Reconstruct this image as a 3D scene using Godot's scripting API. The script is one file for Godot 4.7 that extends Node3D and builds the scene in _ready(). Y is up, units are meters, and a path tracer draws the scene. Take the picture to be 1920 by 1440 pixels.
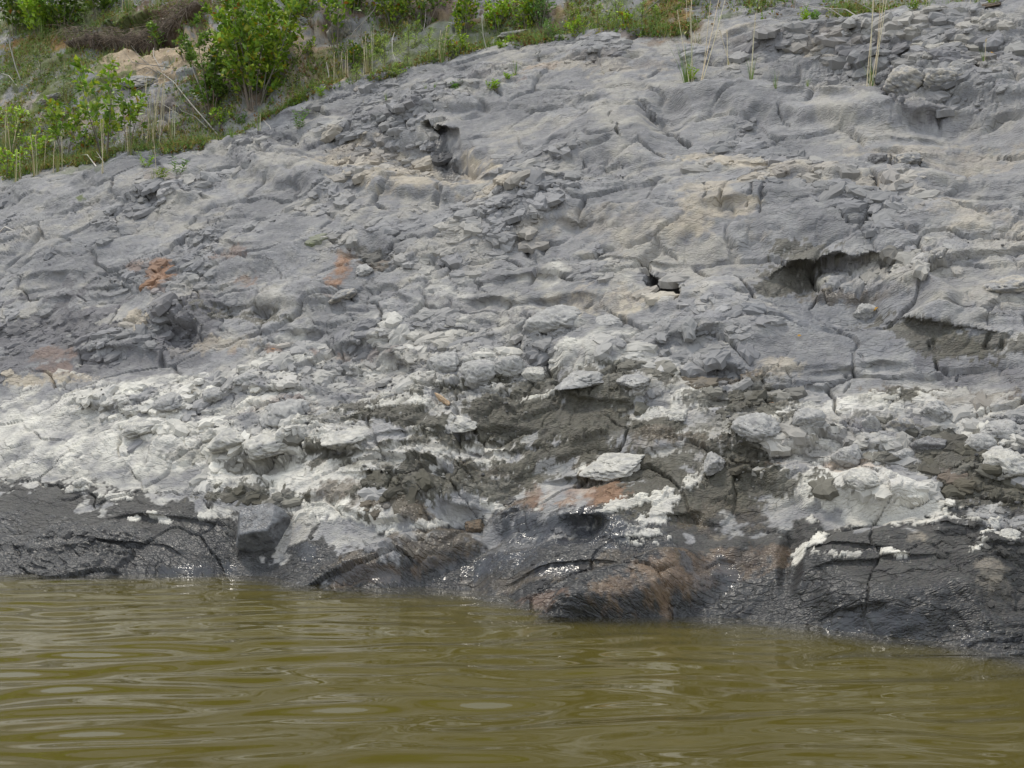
extends Node3D
# A grey mudstone bank above an olive river. The bank is laid out in its own metres:
# u runs along the shore, w runs in from it; A and B are those two directions on the ground.
const A := Vector3(0.928, 0, 0.3725)
const B := Vector3(0.3725, 0, -0.928)
const SHORE_AWAY := 5.70
# shoreline and crest of the bank: metres along the shore, metres in from it
const SHORE := [
	[-8, -0.604],
	[-7.688, -0.585],
	[-7.376, -0.547],
	[-7.064, -0.498],
	[-6.753, -0.448],
	[-6.441, -0.4],
	[-6.129, -0.363],
	[-5.817, -0.342],
	[-5.505, -0.311],
	[-5.193, -0.214],
	[-4.881, -0.021],
	[-4.569, 0.142],
	[-4.258, 0.146],
	[-3.946, 0.062],
	[-3.634, 0.005],
	[-3.322, 0.071],
	[-3.01, 0.215],
	[-2.698, 0.243],
	[-2.386, 0.089],
	[-2.075, -0.111],
	[-1.763, -0.198],
	[-1.451, -0.124],
	[-1.139, 0.001],
	[-0.827, 0.001],
	[-0.515, -0.079],
	[-0.203, -0.131],
	[0.108, -0.186],
	[0.42, -0.297],
	[0.732, -0.433],
	[1.044, -0.517],
]
const CREST := [
	[-15.871, 4.825],
	[-11.969, 4.495],
	[-10.993, 4.714],
	[-9.616, 4.577],
	[-8.199, 4.78],
	[-8.06, 5.159],
	[-7.563, 5.423],
	[-6.548, 5.658],
	[-5.526, 5.982],
	[-4.033, 5.978],
	[-2.403, 5.662],
	[-1.386, 5.812],
	[0.033, 5.498],
	[1.026, 5.272],
]
const DAMP_LINE := [
	[-9.19, 0.395],
	[-7.154, 0.393],
	[-6.519, 0.476],
	[-5.648, 0.394],
	[-4.952, 0.437],
	[-4.597, 0.493],
	[-4.252, 0.416],
	[-3.745, 0.34],
	[-3.261, 0.404],
	[-2.956, 0.549],
	[-2.575, 0.615],
	[-1.959, 0.517],
	[-1.609, 0.572],
	[-1.295, 0.762],
	[-0.867, 0.676],
	[-0.402, 0.518],
	[0.018, 0.471],
	[0.307, 0.565],
	[0.636, 0.525],
	[1.347, 0.487],
]
const WET_LINE := [
	[-8.684, 0.059],
	[-6.81, 0.1],
	[-5.703, 0.114],
	[-4.821, 0.274],
	[-4.098, 0.327],
	[-3.42, 0.233],
	[-2.93, 0.494],
	[-2.56, 0.578],
	[-1.941, 0.46],
	[-1.383, 0.361],
	[-0.718, 0.262],
	[0.017, 0.082],
	[0.572, -0.104],
	[1.198, -0.198],
]
const PALE_LINE := [
	[-10.587, 1.321],
	[-8.289, 1.36],
	[-6.977, 1.413],
	[-5.845, 1.544],
	[-5.065, 1.749],
	[-4.429, 1.983],
	[-3.449, 2.139],
	[-2.411, 1.952],
	[-1.681, 1.664],
	[-1.038, 1.383],
	[-0.316, 1.328],
	[0.183, 1.269],
	[0.712, 1.266],
	[1.516, 1.266],
]
const BULGES := [
	[-0.901, 2.882, 1.895, -0.076, 0.056, -0.427, 0.13, 0.3],
	[-2.788, 4.064, 0.767, 0.072, 0.193, -0.466, 0.13, 0.4],
	[-4.254, 5.609, 2.177, -0.184, 0.126, -0.283, 0.02, 0.5],
	[-6.135, 4.94, 1.482, 0.14, 0.193, -0.264, 0.07, 0.5],
	[-6.922, 5.465, 0.704, 0.406, 0.206, -0.287, 0, 0.5],
	[-5.956, 5.745, 1.887, 1.226, 0.43, -0.702, -0.07, 0.4],
	[-8.448, 5.326, 1.475, -0.425, 0.548, -0.599, -0.06, 0.3],
	[-9.118, 4.045, 1.319, -0.313, 0.35, -0.454, 0.14, 0.4],
	[-10.649, 4.119, 0.964, -0.098, 0.396, -0.365, 0.08, 0.4],
	[-7.055, 4.226, 1.26, -0.591, 0.107, -0.334, 0.14, 0.5],
	[-5.028, 4.091, 0.964, -0.258, 0.149, -0.373, -0.26, 0.2],
	[-4.987, 3.634, 0.948, -0.211, 0.072, -0.172, 0.1, 0.5],
	[-4.629, 3.95, 0.336, -0.027, 0.117, -0.244, -0.07, 0.3],
	[-1.499, 0.013, 0.604, 0.314, 0.059, -0.153, 0.16, 0.5],
	[-3.136, 0.325, 0.568, 0.26, 0.056, -0.085, 0.08, 0.5],
	[0.017, 0.147, 0.659, -0.034, -0.014, -0.291, 0.14, 0.6],
	[-0.627, 0.276, 0.081, -0.017, 0.004, -0.229, -0.08, 0.3],
	[-0.5, 2.03, 0.694, -0.073, 0.002, -0.259, -0.16, 0.4],
	[0.351, 1.445, 0.411, -0.058, -0.041, -0.211, -0.05, 0.3],
	[0.095, 1.988, 0.311, -0.129, -0.044, -0.21, 0.12, 0.6],
	[-1.201, 1.942, 0.781, -0.073, 0.025, -0.318, 0.07, 0.5],
	[-2.601, 1.833, 0.558, -0.171, 0.046, -0.272, 0.1, 0.6],
	[-2.103, 1.516, 0.494, -0.111, 0.032, -0.212, 0.05, 0.5],
	[-4.419, 1.599, 0.562, 0.035, 0.146, -0.214, -0.12, 0.3],
	[-6.646, 1.976, 0.232, 0.089, 0.265, -0.216, -0.13, 0.3],
	[-6.769, 1.604, 1.016, 0.086, 0.173, -0.164, -0.08, 0.3],
	[-8.576, 1.999, 0.749, 0.067, 0.502, -0.379, -0.1, 0.3],
	[-5.685, 2.298, 0.752, -0.097, 0.095, -0.146, 0.07, 0.6],
	[-6.594, 2.816, 0.867, 0.028, 0.256, -0.281, 0.06, 0.5],
	[-9.092, 2.913, 0.909, 0.137, 0.39, -0.315, 0.07, 0.5],
	[-4.848, 0.974, 0.536, 0.127, 0.137, -0.166, 0.1, 0.6],
	[-5.958, 0.981, 0.742, 0.076, 0.236, -0.237, 0.06, 0.5],
	[-6.583, 0.709, 1.05, 0.033, 0.212, -0.206, 0.05, 0.4],
	[-0.286, 0.65, 0.562, -0.125, -0.009, -0.156, 0.1, 0.5],
	[-0.162, 0.614, 0.244, -0.031, 0.003, -0.112, 0.06, 0.5],
	[-0.701, 0.979, 0.494, 0.062, 0.046, -0.139, 0.06, 0.4],
	[-2.388, 0.755, 0.659, -0.066, 0.079, -0.154, -0.05, 0.3],
	[-0.94, 4.224, 1.447, -0.397, 0.016, -0.231, 0.12, 0.6],
	[-0.668, 4.635, 0.78, -0.172, 0.018, -0.276, -0.12, 0.3],
	[0.489, 4.258, 0.663, -0.228, -0.03, -0.282, 0.1, 0.6],
	[-1.043, 5.303, 1.269, -0.431, 0.018, -0.278, 0.12, 0.5],
	[0.618, 4.935, 0.705, -0.202, -0.013, -0.232, 0.1, 0.5],
	[-2.271, 4.25, 0.252, -0.26, -0.117, -0.273, -0.16, 0.3],
	[-0.228, 3.195, 1.416, -0.244, -0.002, -0.128, 0.08, 0.5],
	[0.618, 3.513, 0.448, -0.057, -0.037, -0.548, -0.08, 0.3],
	[-3.36, 3.231, 1.18, -0.173, 0.123, -0.328, 0.06, 0.4],
	[-4.894, 2.788, 0.405, -0.081, 0.066, -0.161, -0.12, 0.3],
	[-2.526, 2.316, 1.128, -0.251, 0.055, -0.233, 0.06, 0.5],
	[-4.044, 2.849, 0.764, 0.131, 0.179, -0.253, 0.07, 0.5],
	[-2.425, 0.438, 0.55, -0.127, 0.066, -0.12, -0.07, 0.3],
	[-1.086, 0.2, 0.151, 0.085, 0.089, -0.093, -0.08, 0.3],
	[-2.158, 1.149, 0.739, -0.014, 0.069, -0.173, -0.06, 0.3],
	[-2.281, 0.905, 1.056, -0.153, 0.076, -0.173, -0.05, 0.3],
]
const LIPS := [
	[-0.499, 2.332, 0.597, -0.003, 0.012, -0.189, -0.2, 0.35, 0.161, 0.156],
	[0.264, 1.755, 0.443, -0.032, -0.003, -0.077, 2.1, 0, 0.062, 0.096],
	[-1.846, 2.309, 0.156, -0.011, 0.03, -0.13, 1.083, -0.167, 0.236, 0.18],
	[-5.027, 4.523, 0.263, -0.03, 0.115, -0.234, 0.154, 0.192, 0.186, 0.216],
	[-5.098, 5.55, 0.585, -0.114, 0.119, -0.263, -0.583, 0.333, 0.081, 0.042],
	[-3.06, 5.355, 0.485, -0.077, 0.056, -0.204, 0.7, 0.3, 0.068, 0.06],
	[-4.044, 5.607, 0.685, -0.161, 0.054, -0.152, 0, 0, 0.043, 0.024],
	[-1.454, 5.418, 0.414, -0.06, 0.028, -0.214, 0.182, 0.364, 0.074, 0.036],
	[-0.543, 5.181, 0.485, -0.096, 0.009, -0.186, 0.455, 0.227, 0.074, 0.036],
	[0.33, 4.992, 0.586, -0.088, -0.005, -0.147, 0.222, 0, 0.062, 0.03],
	[0.686, 4.532, 0.316, -0.062, -0.008, -0.115, 0, 0.25, 0.062, 0.036],
	[-2.191, 5.23, 0.286, -0.079, 0.038, -0.189, 0, 0.25, 0.074, 0.036],
	[-6.025, 2.204, 0.451, -0.008, 0.085, -0.111, 0.667, 0.222, 0.081, 0.048],
	[-6.729, 2.072, 0.4, -0.001, 0.166, -0.192, -0.312, 0.312, 0.093, 0.036],
	[-5.659, 2.911, 0.204, -0.015, 0.057, -0.087, 0, 0.25, 0.062, 0.036],
	[-4.943, 2.768, 0.279, -0.009, 0.092, -0.157, 0.417, 0.208, 0.074, 0.036],
	[-1.525, 1.705, 0.327, 0.002, 0.028, -0.134, -1, 0.133, 0.081, 0.042],
	[-2.072, 1.27, 0.405, -0.042, 0.018, -0.061, 1.143, -0.286, 0.05, 0.03],
	[-1.319, 1.464, 0.234, -0.003, 0.015, -0.08, -0.4, 0.2, 0.062, 0.03],
	[-2.99, 0.621, 0.218, 0.028, 0.045, -0.095, 0.333, 0.167, 0.124, 0.048],
	[-1.961, 0.43, 0.186, -0.006, 0.03, -0.094, 0.214, 0.143, 0.099, 0.042],
	[-1.944, 0.136, 0.504, -0.024, 0.016, -0.047, -0.429, 0.214, 0.028, 0.03],
	[-3.445, 0.201, 0.48, 0.123, 0.021, -0.037, 0.5, 0.25, 0.014, 0.018],
	[-7.367, 5.135, 1, -0.132, 0.12, -0.176, -0.625, 0.375, 0.05, 0.048],
	[-6.53, 4.587, 1.025, -0.171, 0.113, -0.178, 0.556, 0.278, 0.068, 0.036],
	[-5.998, 5.103, 1.012, -0.176, 0.082, -0.148, -0.857, 0.286, 0.056, 0.036],
	[-8.639, 5.228, 1.531, -0.937, 0.262, -0.331, -1.111, 0.167, 0.062, 0.03],
	[-8.34, 4.529, 0.562, -0.065, 0.138, -0.169, -0.375, 0.25, 0.05, 0.03],
	[-0.746, 4.302, 0.407, -0.095, 0.01, -0.132, 0, 0.167, 0.062, 0.03],
	[0.163, 3.934, 0.492, -0.04, -0.003, -0.169, 0.385, -0.192, 0.099, 0.048],
	[-0.016, 3.345, 0.256, -0.027, 0, -0.142, 0.25, -0.333, 0.087, 0.042],
	[-1.294, 3.457, 0.295, -0.043, 0.013, -0.093, 0, 0.214, 0.05, 0.03],
	[-1.404, 2.939, 0.326, -0.02, 0.024, -0.145, -0.308, 0.231, 0.043, 0.036],
	[-0.688, 2.946, 0.485, -0.102, 0.008, -0.103, -0.444, 0.278, 0.05, 0.03],
	[0.027, 3.664, 0.396, -0.035, 0, -0.091, 0, 0.286, 0.043, 0.03],
	[-3.732, 3.599, 0.993, -0.119, 0.036, -0.089, 0.333, 0.333, 0.043, 0.03],
	[-2.934, 2.949, 0.422, -0.003, 0.029, -0.086, 0.714, 0.286, 0.056, 0.03],
	[-2.255, 2.532, 0.547, -0.077, 0.018, -0.064, 0.333, 0.25, 0.037, 0.03],
	[-3.043, 2.388, 0.662, -0.015, 0.027, -0.072, 0.429, 0.357, 0.043, 0.03],
	[-3.474, 2.194, 0.466, -0.007, 0.035, -0.081, 0.625, 0.312, 0.062, 0.036],
	[-2.67, 2.172, 0.437, -0.018, 0.028, -0.083, 0, 0.312, 0.062, 0.036],
	[-3.744, 1.892, 0.517, -0.008, 0.043, -0.086, -0.375, 0.375, 0.043, 0.048],
	[-4.339, 1.825, 0.376, 0, 0.044, -0.077, -0.25, 0.25, 0.056, 0.036],
	[-4.028, 1.648, 0.19, -0.018, 0.08, -0.146, 0.333, 0.2, 0.068, 0.048],
	[-5.004, 2.183, 0.181, -0.008, 0.05, -0.078, 0, 0.214, 0.056, 0.036],
	[-5.41, 1.912, 0.58, 0.017, 0.054, -0.076, 0.286, 0.286, 0.05, 0.036],
	[-7.28, 1.722, 0.61, 0.002, 0.091, -0.093, -0.375, 0.312, 0.05, 0.03],
	[-8.635, 2.406, 0.909, -0.05, 0.122, -0.115, -0.625, 0.25, 0.043, 0.03],
	[-7.528, 2.743, 0.473, -0.036, 0.067, -0.075, -0.8, 0.3, 0.037, 0.024],
	[-8.852, 2.686, 1.011, -0.047, 0.112, -0.106, -0.286, 0.214, 0.037, 0.024],
	[-4.674, 1.174, 0.282, 0.048, 0.052, -0.076, 0.2, -0.2, 0.062, 0.03],
	[-4.858, 0.776, 0.471, 0.13, 0.039, -0.052, 0.429, -0.214, 0.062, 0.036],
	[-3.967, 0.854, 0.619, -0.075, 0.028, -0.047, 0, 0.25, 0.043, 0.03],
	[-3.3, 0.992, 0.633, 0.092, 0.018, -0.036, 0.6, 0.3, 0.037, 0.03],
	[-2.726, 0.985, 0.465, 0.009, 0.013, -0.032, 0.4, 0.3, 0.037, 0.03],
	[-2.072, 0.752, 0.364, -0.048, 0.017, -0.053, -0.714, 0.286, 0.05, 0.03],
	[-3.673, 0.67, 0.376, -0.021, 0.024, -0.042, 0.5, 0.25, 0.043, 0.03],
	[-4.076, 0.573, 0.307, -0.039, 0.031, -0.048, -0.714, 0.214, 0.05, 0.03],
	[-0.69, 0.876, 0.373, -0.028, 0.006, -0.056, 0.556, 0.222, 0.062, 0.036],
	[-0.292, 0.799, 0.287, -0.03, 0.003, -0.059, 0, 0.188, 0.062, 0.03],
	[0.208, 1.043, 0.186, 0.01, -0.001, -0.046, 0, 0.214, 0.062, 0.036],
	[-0.738, 1.331, 0.325, -0.015, 0.005, -0.051, -0.429, 0.357, 0.056, 0.03],
	[-0.323, 1.476, 0.384, 0.036, 0.002, -0.051, 0.333, 0.333, 0.043, 0.03],
	[-1.387, 1.221, 0.335, 0.038, 0.01, -0.048, 0.333, 0.333, 0.037, 0.03],
	[0.514, 0.691, 0.169, 0.003, -0.005, -0.06, 0.556, 0.167, 0.062, 0.03],
	[-0.387, 0.287, 0.36, -0.049, 0.002, -0.032, 0.5, 0.333, 0.017, 0.024],
	[-0.122, 0.177, 0.394, 0.007, 0.001, -0.032, 0.667, 0.333, 0.017, 0.024],
	[0.27, 0.356, 0.303, 0.003, -0.002, -0.039, 0.333, 0.333, 0.021, 0.03],
	[-0.254, -0.048, 0.276, 0.003, 0.001, -0.032, 0.4, 0.3, 0.01, 0.018],
	[-5.321, 0.267, 0.634, 0.103, 0.038, -0.043, 0.333, 0.25, 0.031, 0.024],
	[-5.596, 0.006, 0.721, 0.117, 0.045, -0.046, 0.5, 0.25, 0.017, 0.024],
	[-1.378, 0.492, 0.198, 0.047, 0.014, -0.062, -0.222, 0.222, 0.062, 0.03],
	[-1.539, 0.298, 0.195, 0.046, 0.012, -0.048, 0, 0.214, 0.028, 0.03],
	[-12.071, 7.45, 1.49, -0.232, 0.434, -0.472, -1, 0.25, 0.45, 0.18],
	[-8.024, 6.94, 0.496, 0.102, 0.123, -0.193, 0, 0.2, 0.155, 0.072],
	[-6.76, 6.952, 0.639, -0.045, 0.119, -0.222, -0.2, 0.2, 0.136, 0.06],
]
const CRACKS := [
	[0.04, 0.01, -1.629, 3.15, -1.617, 2.982],
	[0.05, 0.012, -1.189, 3.176, -1.233, 3.029, -1.224, 2.903],
	[0.06, 0.012, -1.105, 3.101, -1.122, 2.814],
	[0.05, 0.012, -0.509, 2.824, -0.377, 2.683, -0.211, 2.555, -0.152, 2.536],
	[0.03, 0.01, -0.564, 3.017, -0.589, 2.878],
	[0.05, 0.012, 0.341, 2.82, 0.527, 2.722],
	[0.05, 0.012, -1.124, 4.236, -1.091, 4.034, -1.011, 3.937],
	[0.07, 0.02, -0.136, 4.309, -0.119, 4.079, 0.028, 3.966],
	[0.06, 0.015, 0.006, 4.431, 0.02, 4.243, -0.017, 4.077],
	[0.05, 0.012, -2.821, 4.18, -2.674, 3.959, -2.626, 3.849],
	[0.04, 0.01, -3.146, 4.006, -3.044, 3.745, -2.955, 3.588],
	[0.1, 0.03, -2.617, 4.499, -2.418, 4.277, -2.226, 4.052, -1.955, 3.795],
	[0.04, 0.012, -4.519, 6.515, -4.275, 5.816, -4.152, 5.521],
	[0.06, 0.012, -0.094, 3.464, -0.08, 3.298],
	[0.05, 0.012, 0.104, 3.436, 0.174, 3.313],
	[0.09, 0.025, -2.729, 1.803, -2.601, 1.574, -2.496, 1.401],
	[0.05, 0.015, -2.944, 1.997, -2.893, 1.802],
	[0.06, 0.015, -3.327, 1.434, -3.243, 1.274],
	[0.06, 0.015, -3.063, 1.583, -2.958, 1.388],
	[0.05, 0.015, -3.748, 1.696, -3.578, 1.506],
	[0.06, 0.015, 0.176, 1.655, 0.222, 1.501, 0.317, 1.409],
	[0.04, 0.012, -0.373, 1.434, -0.377, 1.304],
	[0.06, 0.015, -4.484, 0.969, -4.408, 0.871, -4.348, 0.916],
	[0.05, 0.012, -4.726, 1.023, -4.595, 0.946, -4.648, 0.839],
	[0.05, 0.012, -5.023, 0.925, -4.892, 0.892, -4.963, 0.777],
	[0.04, 0.012, -4.014, 0.813, -4.029, 0.915, -3.794, 0.88],
	[0.08, 0.02, -2.084, 2.515, -2.025, 2.409, -1.994, 2.249],
	[0.05, 0.015, -1.034, 2.204, -1.148, 2.136, -1.21, 2.133],
	[0.03, 0.01, -4.017, 3.851, -3.551, 3.585, -3.016, 3.434],
	[0.05, 0.012, -3.726, 2.524, -3.538, 2.34, -3.35, 2.265],
	[0.05, 0.012, -2.059, 1.512, -1.894, 1.363],
	[0.03, 0.01, -0.774, 3.45, -0.953, 3.378, -1.237, 3.393],
	[0.06, 0.015, 0.523, 1.622, 0.616, 1.573, 0.714, 1.59],
]
const PATCHES := [
	[-8.443, 1.88, 0.724, 0.193, 0.659, -0.462, 8, 0.9, 0.5],
	[-6.625, 2.028, 0.356, 0.162, 0.32, -0.255, 8, 0.8, 0.4],
	[-6.831, 1.601, 1.013, 0.095, 0.197, -0.187, 8, 0.55, 0.4],
	[-9.268, 3.079, 1.244, 0.08, 0.259, -0.217, 13, 0.45, 0.5],
	[-6.31, 2.801, 0.711, 0.037, 0.178, -0.212, 13, 0.5, 0.4],
	[-5.442, 2.675, 0.446, -0.01, 0.1, -0.154, 13, 0.4, 0.4],
	[-7.429, 2.632, 0.049, 0.107, 0.198, -0.118, 6, 0.92, 0.4],
	[-7.792, 2.723, 0.176, -0.012, 0.097, -0.105, 6, 0.38, 0.8],
	[-5.146, 2.6, 0.13, -0.043, 0.059, -0.216, 6, 0.95, 0.4],
	[-5.122, 2.416, 0.074, -0.003, 0.091, -0.144, 6, 0.52, 0.56],
	[-6.672, 2.828, 0.165, 0.018, 0.054, -0.059, 6, 0.38, 0.7],
	[-6.201, 2.479, 0.063, 0.052, 0.07, -0.054, 6, 0.45, 0.56],
	[-4.871, 2.646, 0.199, -0.039, 0.022, -0.054, 6, 0.45, 0.7],
	[-7.905, 1.622, 0.079, 0.11, 0.21, -0.112, 6, 0.38, 0.7],
	[-7.912, 1.404, 0.582, 0.043, 0.06, -0.05, 1, 0.8, 0.5],
	[-7.246, 2.081, 0.116, -0.005, 0.129, -0.138, 1, 0.8, 0.5],
	[-5.326, 1.752, 0.07, 0.014, 0.032, -0.034, 6, 0.52, 0.42],
	[-5.838, 1.762, 0.087, -0.003, 0.025, -0.032, 6, 0.38, 0.56],
	[-4.898, 1.191, 0.266, 0.076, 0.048, -0.057, 6, 0.26, 0.8],
	[-4.503, 1.738, 0.27, 0.001, 0.019, -0.031, 6, 0.38, 0.7],
	[-4.383, 1.204, 0.264, 0.061, 0.033, -0.037, 6, 0.26, 0.7],
	[-6.069, 1.82, 0.38, -0.009, 0.055, -0.068, 1, 0.5, 0.5],
	[-5.065, 3.904, 1.037, -0.221, 0.129, -0.314, 1, 0.75, 0.5],
	[-5.771, 4.31, 0.754, -0.208, 0.078, -0.178, 1, 0.5, 0.6],
	[-2.412, 2.103, 0.368, 0, 0.055, -0.128, 1, 0.7, 0.5],
	[-1.449, 3.524, 0.452, -0.061, 0.014, -0.092, 1, 0.5, 0.6],
	[-1.552, 2.987, 0.25, 0.196, 0.132, -0.214, 1, 0.6, 0.5],
	[-0.944, 3.295, 0.755, -0.216, 0.004, -0.098, 1, 0.4, 0.6],
	[-0.695, 5.055, 0.27, -0.053, 0.009, -0.134, 1, 0.7, 0.5],
	[-2.068, 5.538, 0.385, -0.104, 0.03, -0.161, 1, 0.4, 0.6],
	[-3.315, 5.232, 0.833, -0.183, 0.049, -0.161, 1, 0.45, 0.6],
	[-4.121, 5.253, 0.195, 0.079, 0.055, -0.091, 6, 0.26, 0.7],
	[0.282, 3.443, 0.461, -0.052, -0.004, -0.12, 1, 0.4, 0.6],
	[0.595, 2.62, 0.401, -0.076, -0.008, -0.111, 1, 0.4, 0.6],
	[-2.186, 2.819, 0.789, -0.041, 0.056, -0.177, 1, 0.3, 0.6],
	[-0.498, 2.009, 0.577, -0.061, 0.002, -0.198, 13, 0.85, 0.4],
	[0.021, 1.593, 0.642, -0.169, -0.024, -0.147, 13, 0.7, 0.4],
	[0.478, 1.431, 0.338, -0.112, -0.032, -0.15, 8, 0.7, 0.4],
	[-0.842, 2.324, 0.314, 0.033, 0.037, -0.151, 4, 0.85, 0.45],  # this and the next: dark damp clay that also paints the alcove shade
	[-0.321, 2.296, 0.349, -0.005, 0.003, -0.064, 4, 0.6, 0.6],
	[0.16, 1.691, 0.331, -0.137, -0.02, -0.083, 4, 0.8, 0.5],  # this and the next: damp tone, also shade painted under the right lip
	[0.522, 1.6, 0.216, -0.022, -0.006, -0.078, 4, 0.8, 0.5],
	[-4.904, 4.271, 0.127, 0.032, 0.208, -0.303, 5, 0.8, 0.4],  # near-black colour paints the shade inside the upper hole
	[-1.832, 2.249, 0.16, -0.074, -0.006, -0.08, 5, 0.75, 0.4],  # shade of the small mid-right hole, put into the colour
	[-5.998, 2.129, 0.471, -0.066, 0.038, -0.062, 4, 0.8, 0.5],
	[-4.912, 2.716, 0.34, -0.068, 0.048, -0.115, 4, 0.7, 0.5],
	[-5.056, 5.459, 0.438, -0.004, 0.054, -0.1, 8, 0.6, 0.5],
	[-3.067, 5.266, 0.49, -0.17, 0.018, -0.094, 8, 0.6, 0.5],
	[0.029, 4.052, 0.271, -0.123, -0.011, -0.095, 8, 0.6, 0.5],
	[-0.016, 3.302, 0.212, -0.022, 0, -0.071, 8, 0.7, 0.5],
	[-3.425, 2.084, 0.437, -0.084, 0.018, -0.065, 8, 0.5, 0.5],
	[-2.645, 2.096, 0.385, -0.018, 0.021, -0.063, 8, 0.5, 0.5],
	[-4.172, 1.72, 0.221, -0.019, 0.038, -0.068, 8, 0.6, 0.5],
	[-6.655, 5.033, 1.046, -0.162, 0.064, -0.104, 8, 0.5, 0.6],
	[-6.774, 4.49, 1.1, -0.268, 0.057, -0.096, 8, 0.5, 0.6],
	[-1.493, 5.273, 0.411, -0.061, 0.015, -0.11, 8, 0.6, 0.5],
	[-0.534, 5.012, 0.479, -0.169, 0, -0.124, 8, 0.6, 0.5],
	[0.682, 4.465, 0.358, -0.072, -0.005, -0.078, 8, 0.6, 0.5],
	[-0.281, 2.269, 0.348, -0.006, 0.002, -0.067, 2, 0.35, 0.6],
	[-0.507, 2.135, 0.262, -0.032, 0, -0.037, 7, 0.45, 0.4],
	[-0.275, 2.099, 0.296, -0.04, -0.001, -0.043, 7, 0.5, 0.4],
	[-1.588, 1.615, 0.221, 0.07, 0.052, -0.112, 13, 0.7, 0.4],
	[-1.17, 1.502, 0.23, -0.016, 0, -0.097, 13, 0.6, 0.4],
	[-1.459, 1.386, 0.383, 0.043, 0.015, -0.05, 7, 0.85, 0.4],
	[-1.271, 1.418, 0.254, 0.029, 0.006, -0.032, 7, 0.7, 0.4],
	[-0.793, 1.503, 0.17, -0.029, 0.007, -0.066, 1, 0.5, 0.5],
	[0.342, 1.269, 0.493, -0.056, -0.003, -0.06, 7, 0.85, 0.35],
	[0.021, 1.291, 0.257, 0.041, 0.004, -0.047, 4, 0.9, 0.4],
	[0.618, 1.229, 0.231, -0.059, -0.006, -0.039, 7, 0.7, 0.4],
	[-7.015, 0.945, 1.363, 0.148, 0.392, -0.342, 3, 0.55, 0.5],
	[-5.663, 0.841, 1.047, 0.08, 0.272, -0.287, 3, 0.55, 0.55],
	[-4.848, 0.974, 0.653, 0.178, 0.134, -0.153, 2, 0.7, 0.4],
	[-4.374, 0.733, 0.806, 0.036, 0.141, -0.169, 3, 0.85, 0.45],
	[-3.737, 0.472, 0.534, -0.071, 0.042, -0.089, 3, 0.85, 0.4],
	[-3.648, 0.788, 0.764, 0.032, 0.089, -0.158, 2, 0.8, 0.5],
	[-3.221, 1.11, 0.436, 0.124, 0.069, -0.105, 3, 0.6, 0.5],
	[-2.95, 1.003, 0.656, 0.001, 0.015, -0.038, 3, 0.85, 0.5],
	[-2.909, 0.912, 0.692, 0.094, 0.025, -0.058, 2, 0.8, 0.4],
	[-1.603, 1.156, 0.403, 0.069, 0.038, -0.093, 3, 0.8, 0.5],
	[-1.861, 0.816, 0.268, 0.009, 0.043, -0.094, 3, 0.95, 0.3],
	[-0.645, 1.11, 0.56, 0.113, 0.026, -0.079, 3, 0.7, 0.55],
	[-0.315, 0.617, 0.531, -0.106, -0.002, -0.176, 3, 0.8, 0.45],
	[0.492, 1.178, 0.333, -0.044, -0.008, -0.116, 2, 0.7, 0.5],
	[0.493, 0.791, 0.183, -0.075, -0.073, -0.19, 2, 0.7, 0.4],
	[-0.79, 0.858, 0.308, -0.022, 0.007, -0.058, 2, 0.6, 0.5],
	[-3.806, 1.242, 0.536, 0.073, 0.097, -0.131, 2, 0.5, 0.5],
	[-2.129, 1.462, 0.551, -0.152, 0.053, -0.254, 2, 0.6, 0.4],
	[-2.362, 1.261, 0.696, -0.068, 0.019, -0.043, 3, 0.6, 0.6],
	[-3.975, 1.195, 0.348, -0.03, 0.029, -0.059, 4, 0.9, 0.4],
	[-3.525, 1.074, 0.431, -0.031, 0.032, -0.09, 4, 0.95, 0.4],
	[-2.585, 1.171, 0.842, -0.076, 0.083, -0.172, 4, 0.95, 0.35],
	[-2.861, 1.104, 0.417, 0.059, 0.024, -0.058, 4, 0.95, 0.4],
	[-1.615, 1.044, 0.25, 0.028, 0.019, -0.079, 4, 0.9, 0.4],
	[-2.4, 1.375, 0.527, -0.012, 0.065, -0.127, 4, 0.85, 0.5],
	[-1.998, 1.019, 0.535, -0.003, 0.038, -0.126, 4, 0.8, 0.5],
	[-2.551, 0.97, 0.413, -0.102, 0.015, -0.049, 4, 0.9, 0.45],
	[-2.95, 0.81, 0.459, 0.134, 0.057, -0.082, 4, 0.9, 0.5],
	[-3.212, 0.639, 0.308, 0.202, 0.082, -0.076, 4, 0.9, 0.5],
	[-1.382, 0.835, 0.34, 0.095, 0.051, -0.128, 4, 0.9, 0.45],
	[-1.275, 0.663, 0.523, 0.125, 0.034, -0.172, 4, 0.95, 0.35],
	[-1.544, 0.749, 0.264, 0.074, 0.032, -0.075, 4, 0.9, 0.4],
	[-1.648, 0.448, 0.337, 0.081, 0.016, -0.061, 4, 0.9, 0.4],
	[-1.104, 1.098, 0.353, 0.047, 0.032, -0.094, 4, 0.75, 0.5],
	[-0.876, 1.276, 0.265, 0.072, 0.035, -0.099, 4, 0.7, 0.5],
	[0.317, 0.763, 0.181, -0.07, -0.052, -0.14, 4, 0.85, 0.45],
	[0.588, 0.592, 0.181, -0.036, -0.009, -0.094, 4, 0.8, 0.4],
	[-1.774, 0.915, 0.464, 0.025, 0.023, -0.07, 7, 0.7, 0.5],
	[-3.894, 0.581, 0.204, 0.001, 0.044, -0.053, 7, 0.8, 0.4],
	[-3.399, 0.5, 0.285, 0.008, 0.02, -0.056, 7, 0.7, 0.5],
	[-0.173, 1.062, 0.286, 0.07, 0.013, -0.062, 8, 0.5, 0.5],
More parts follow.
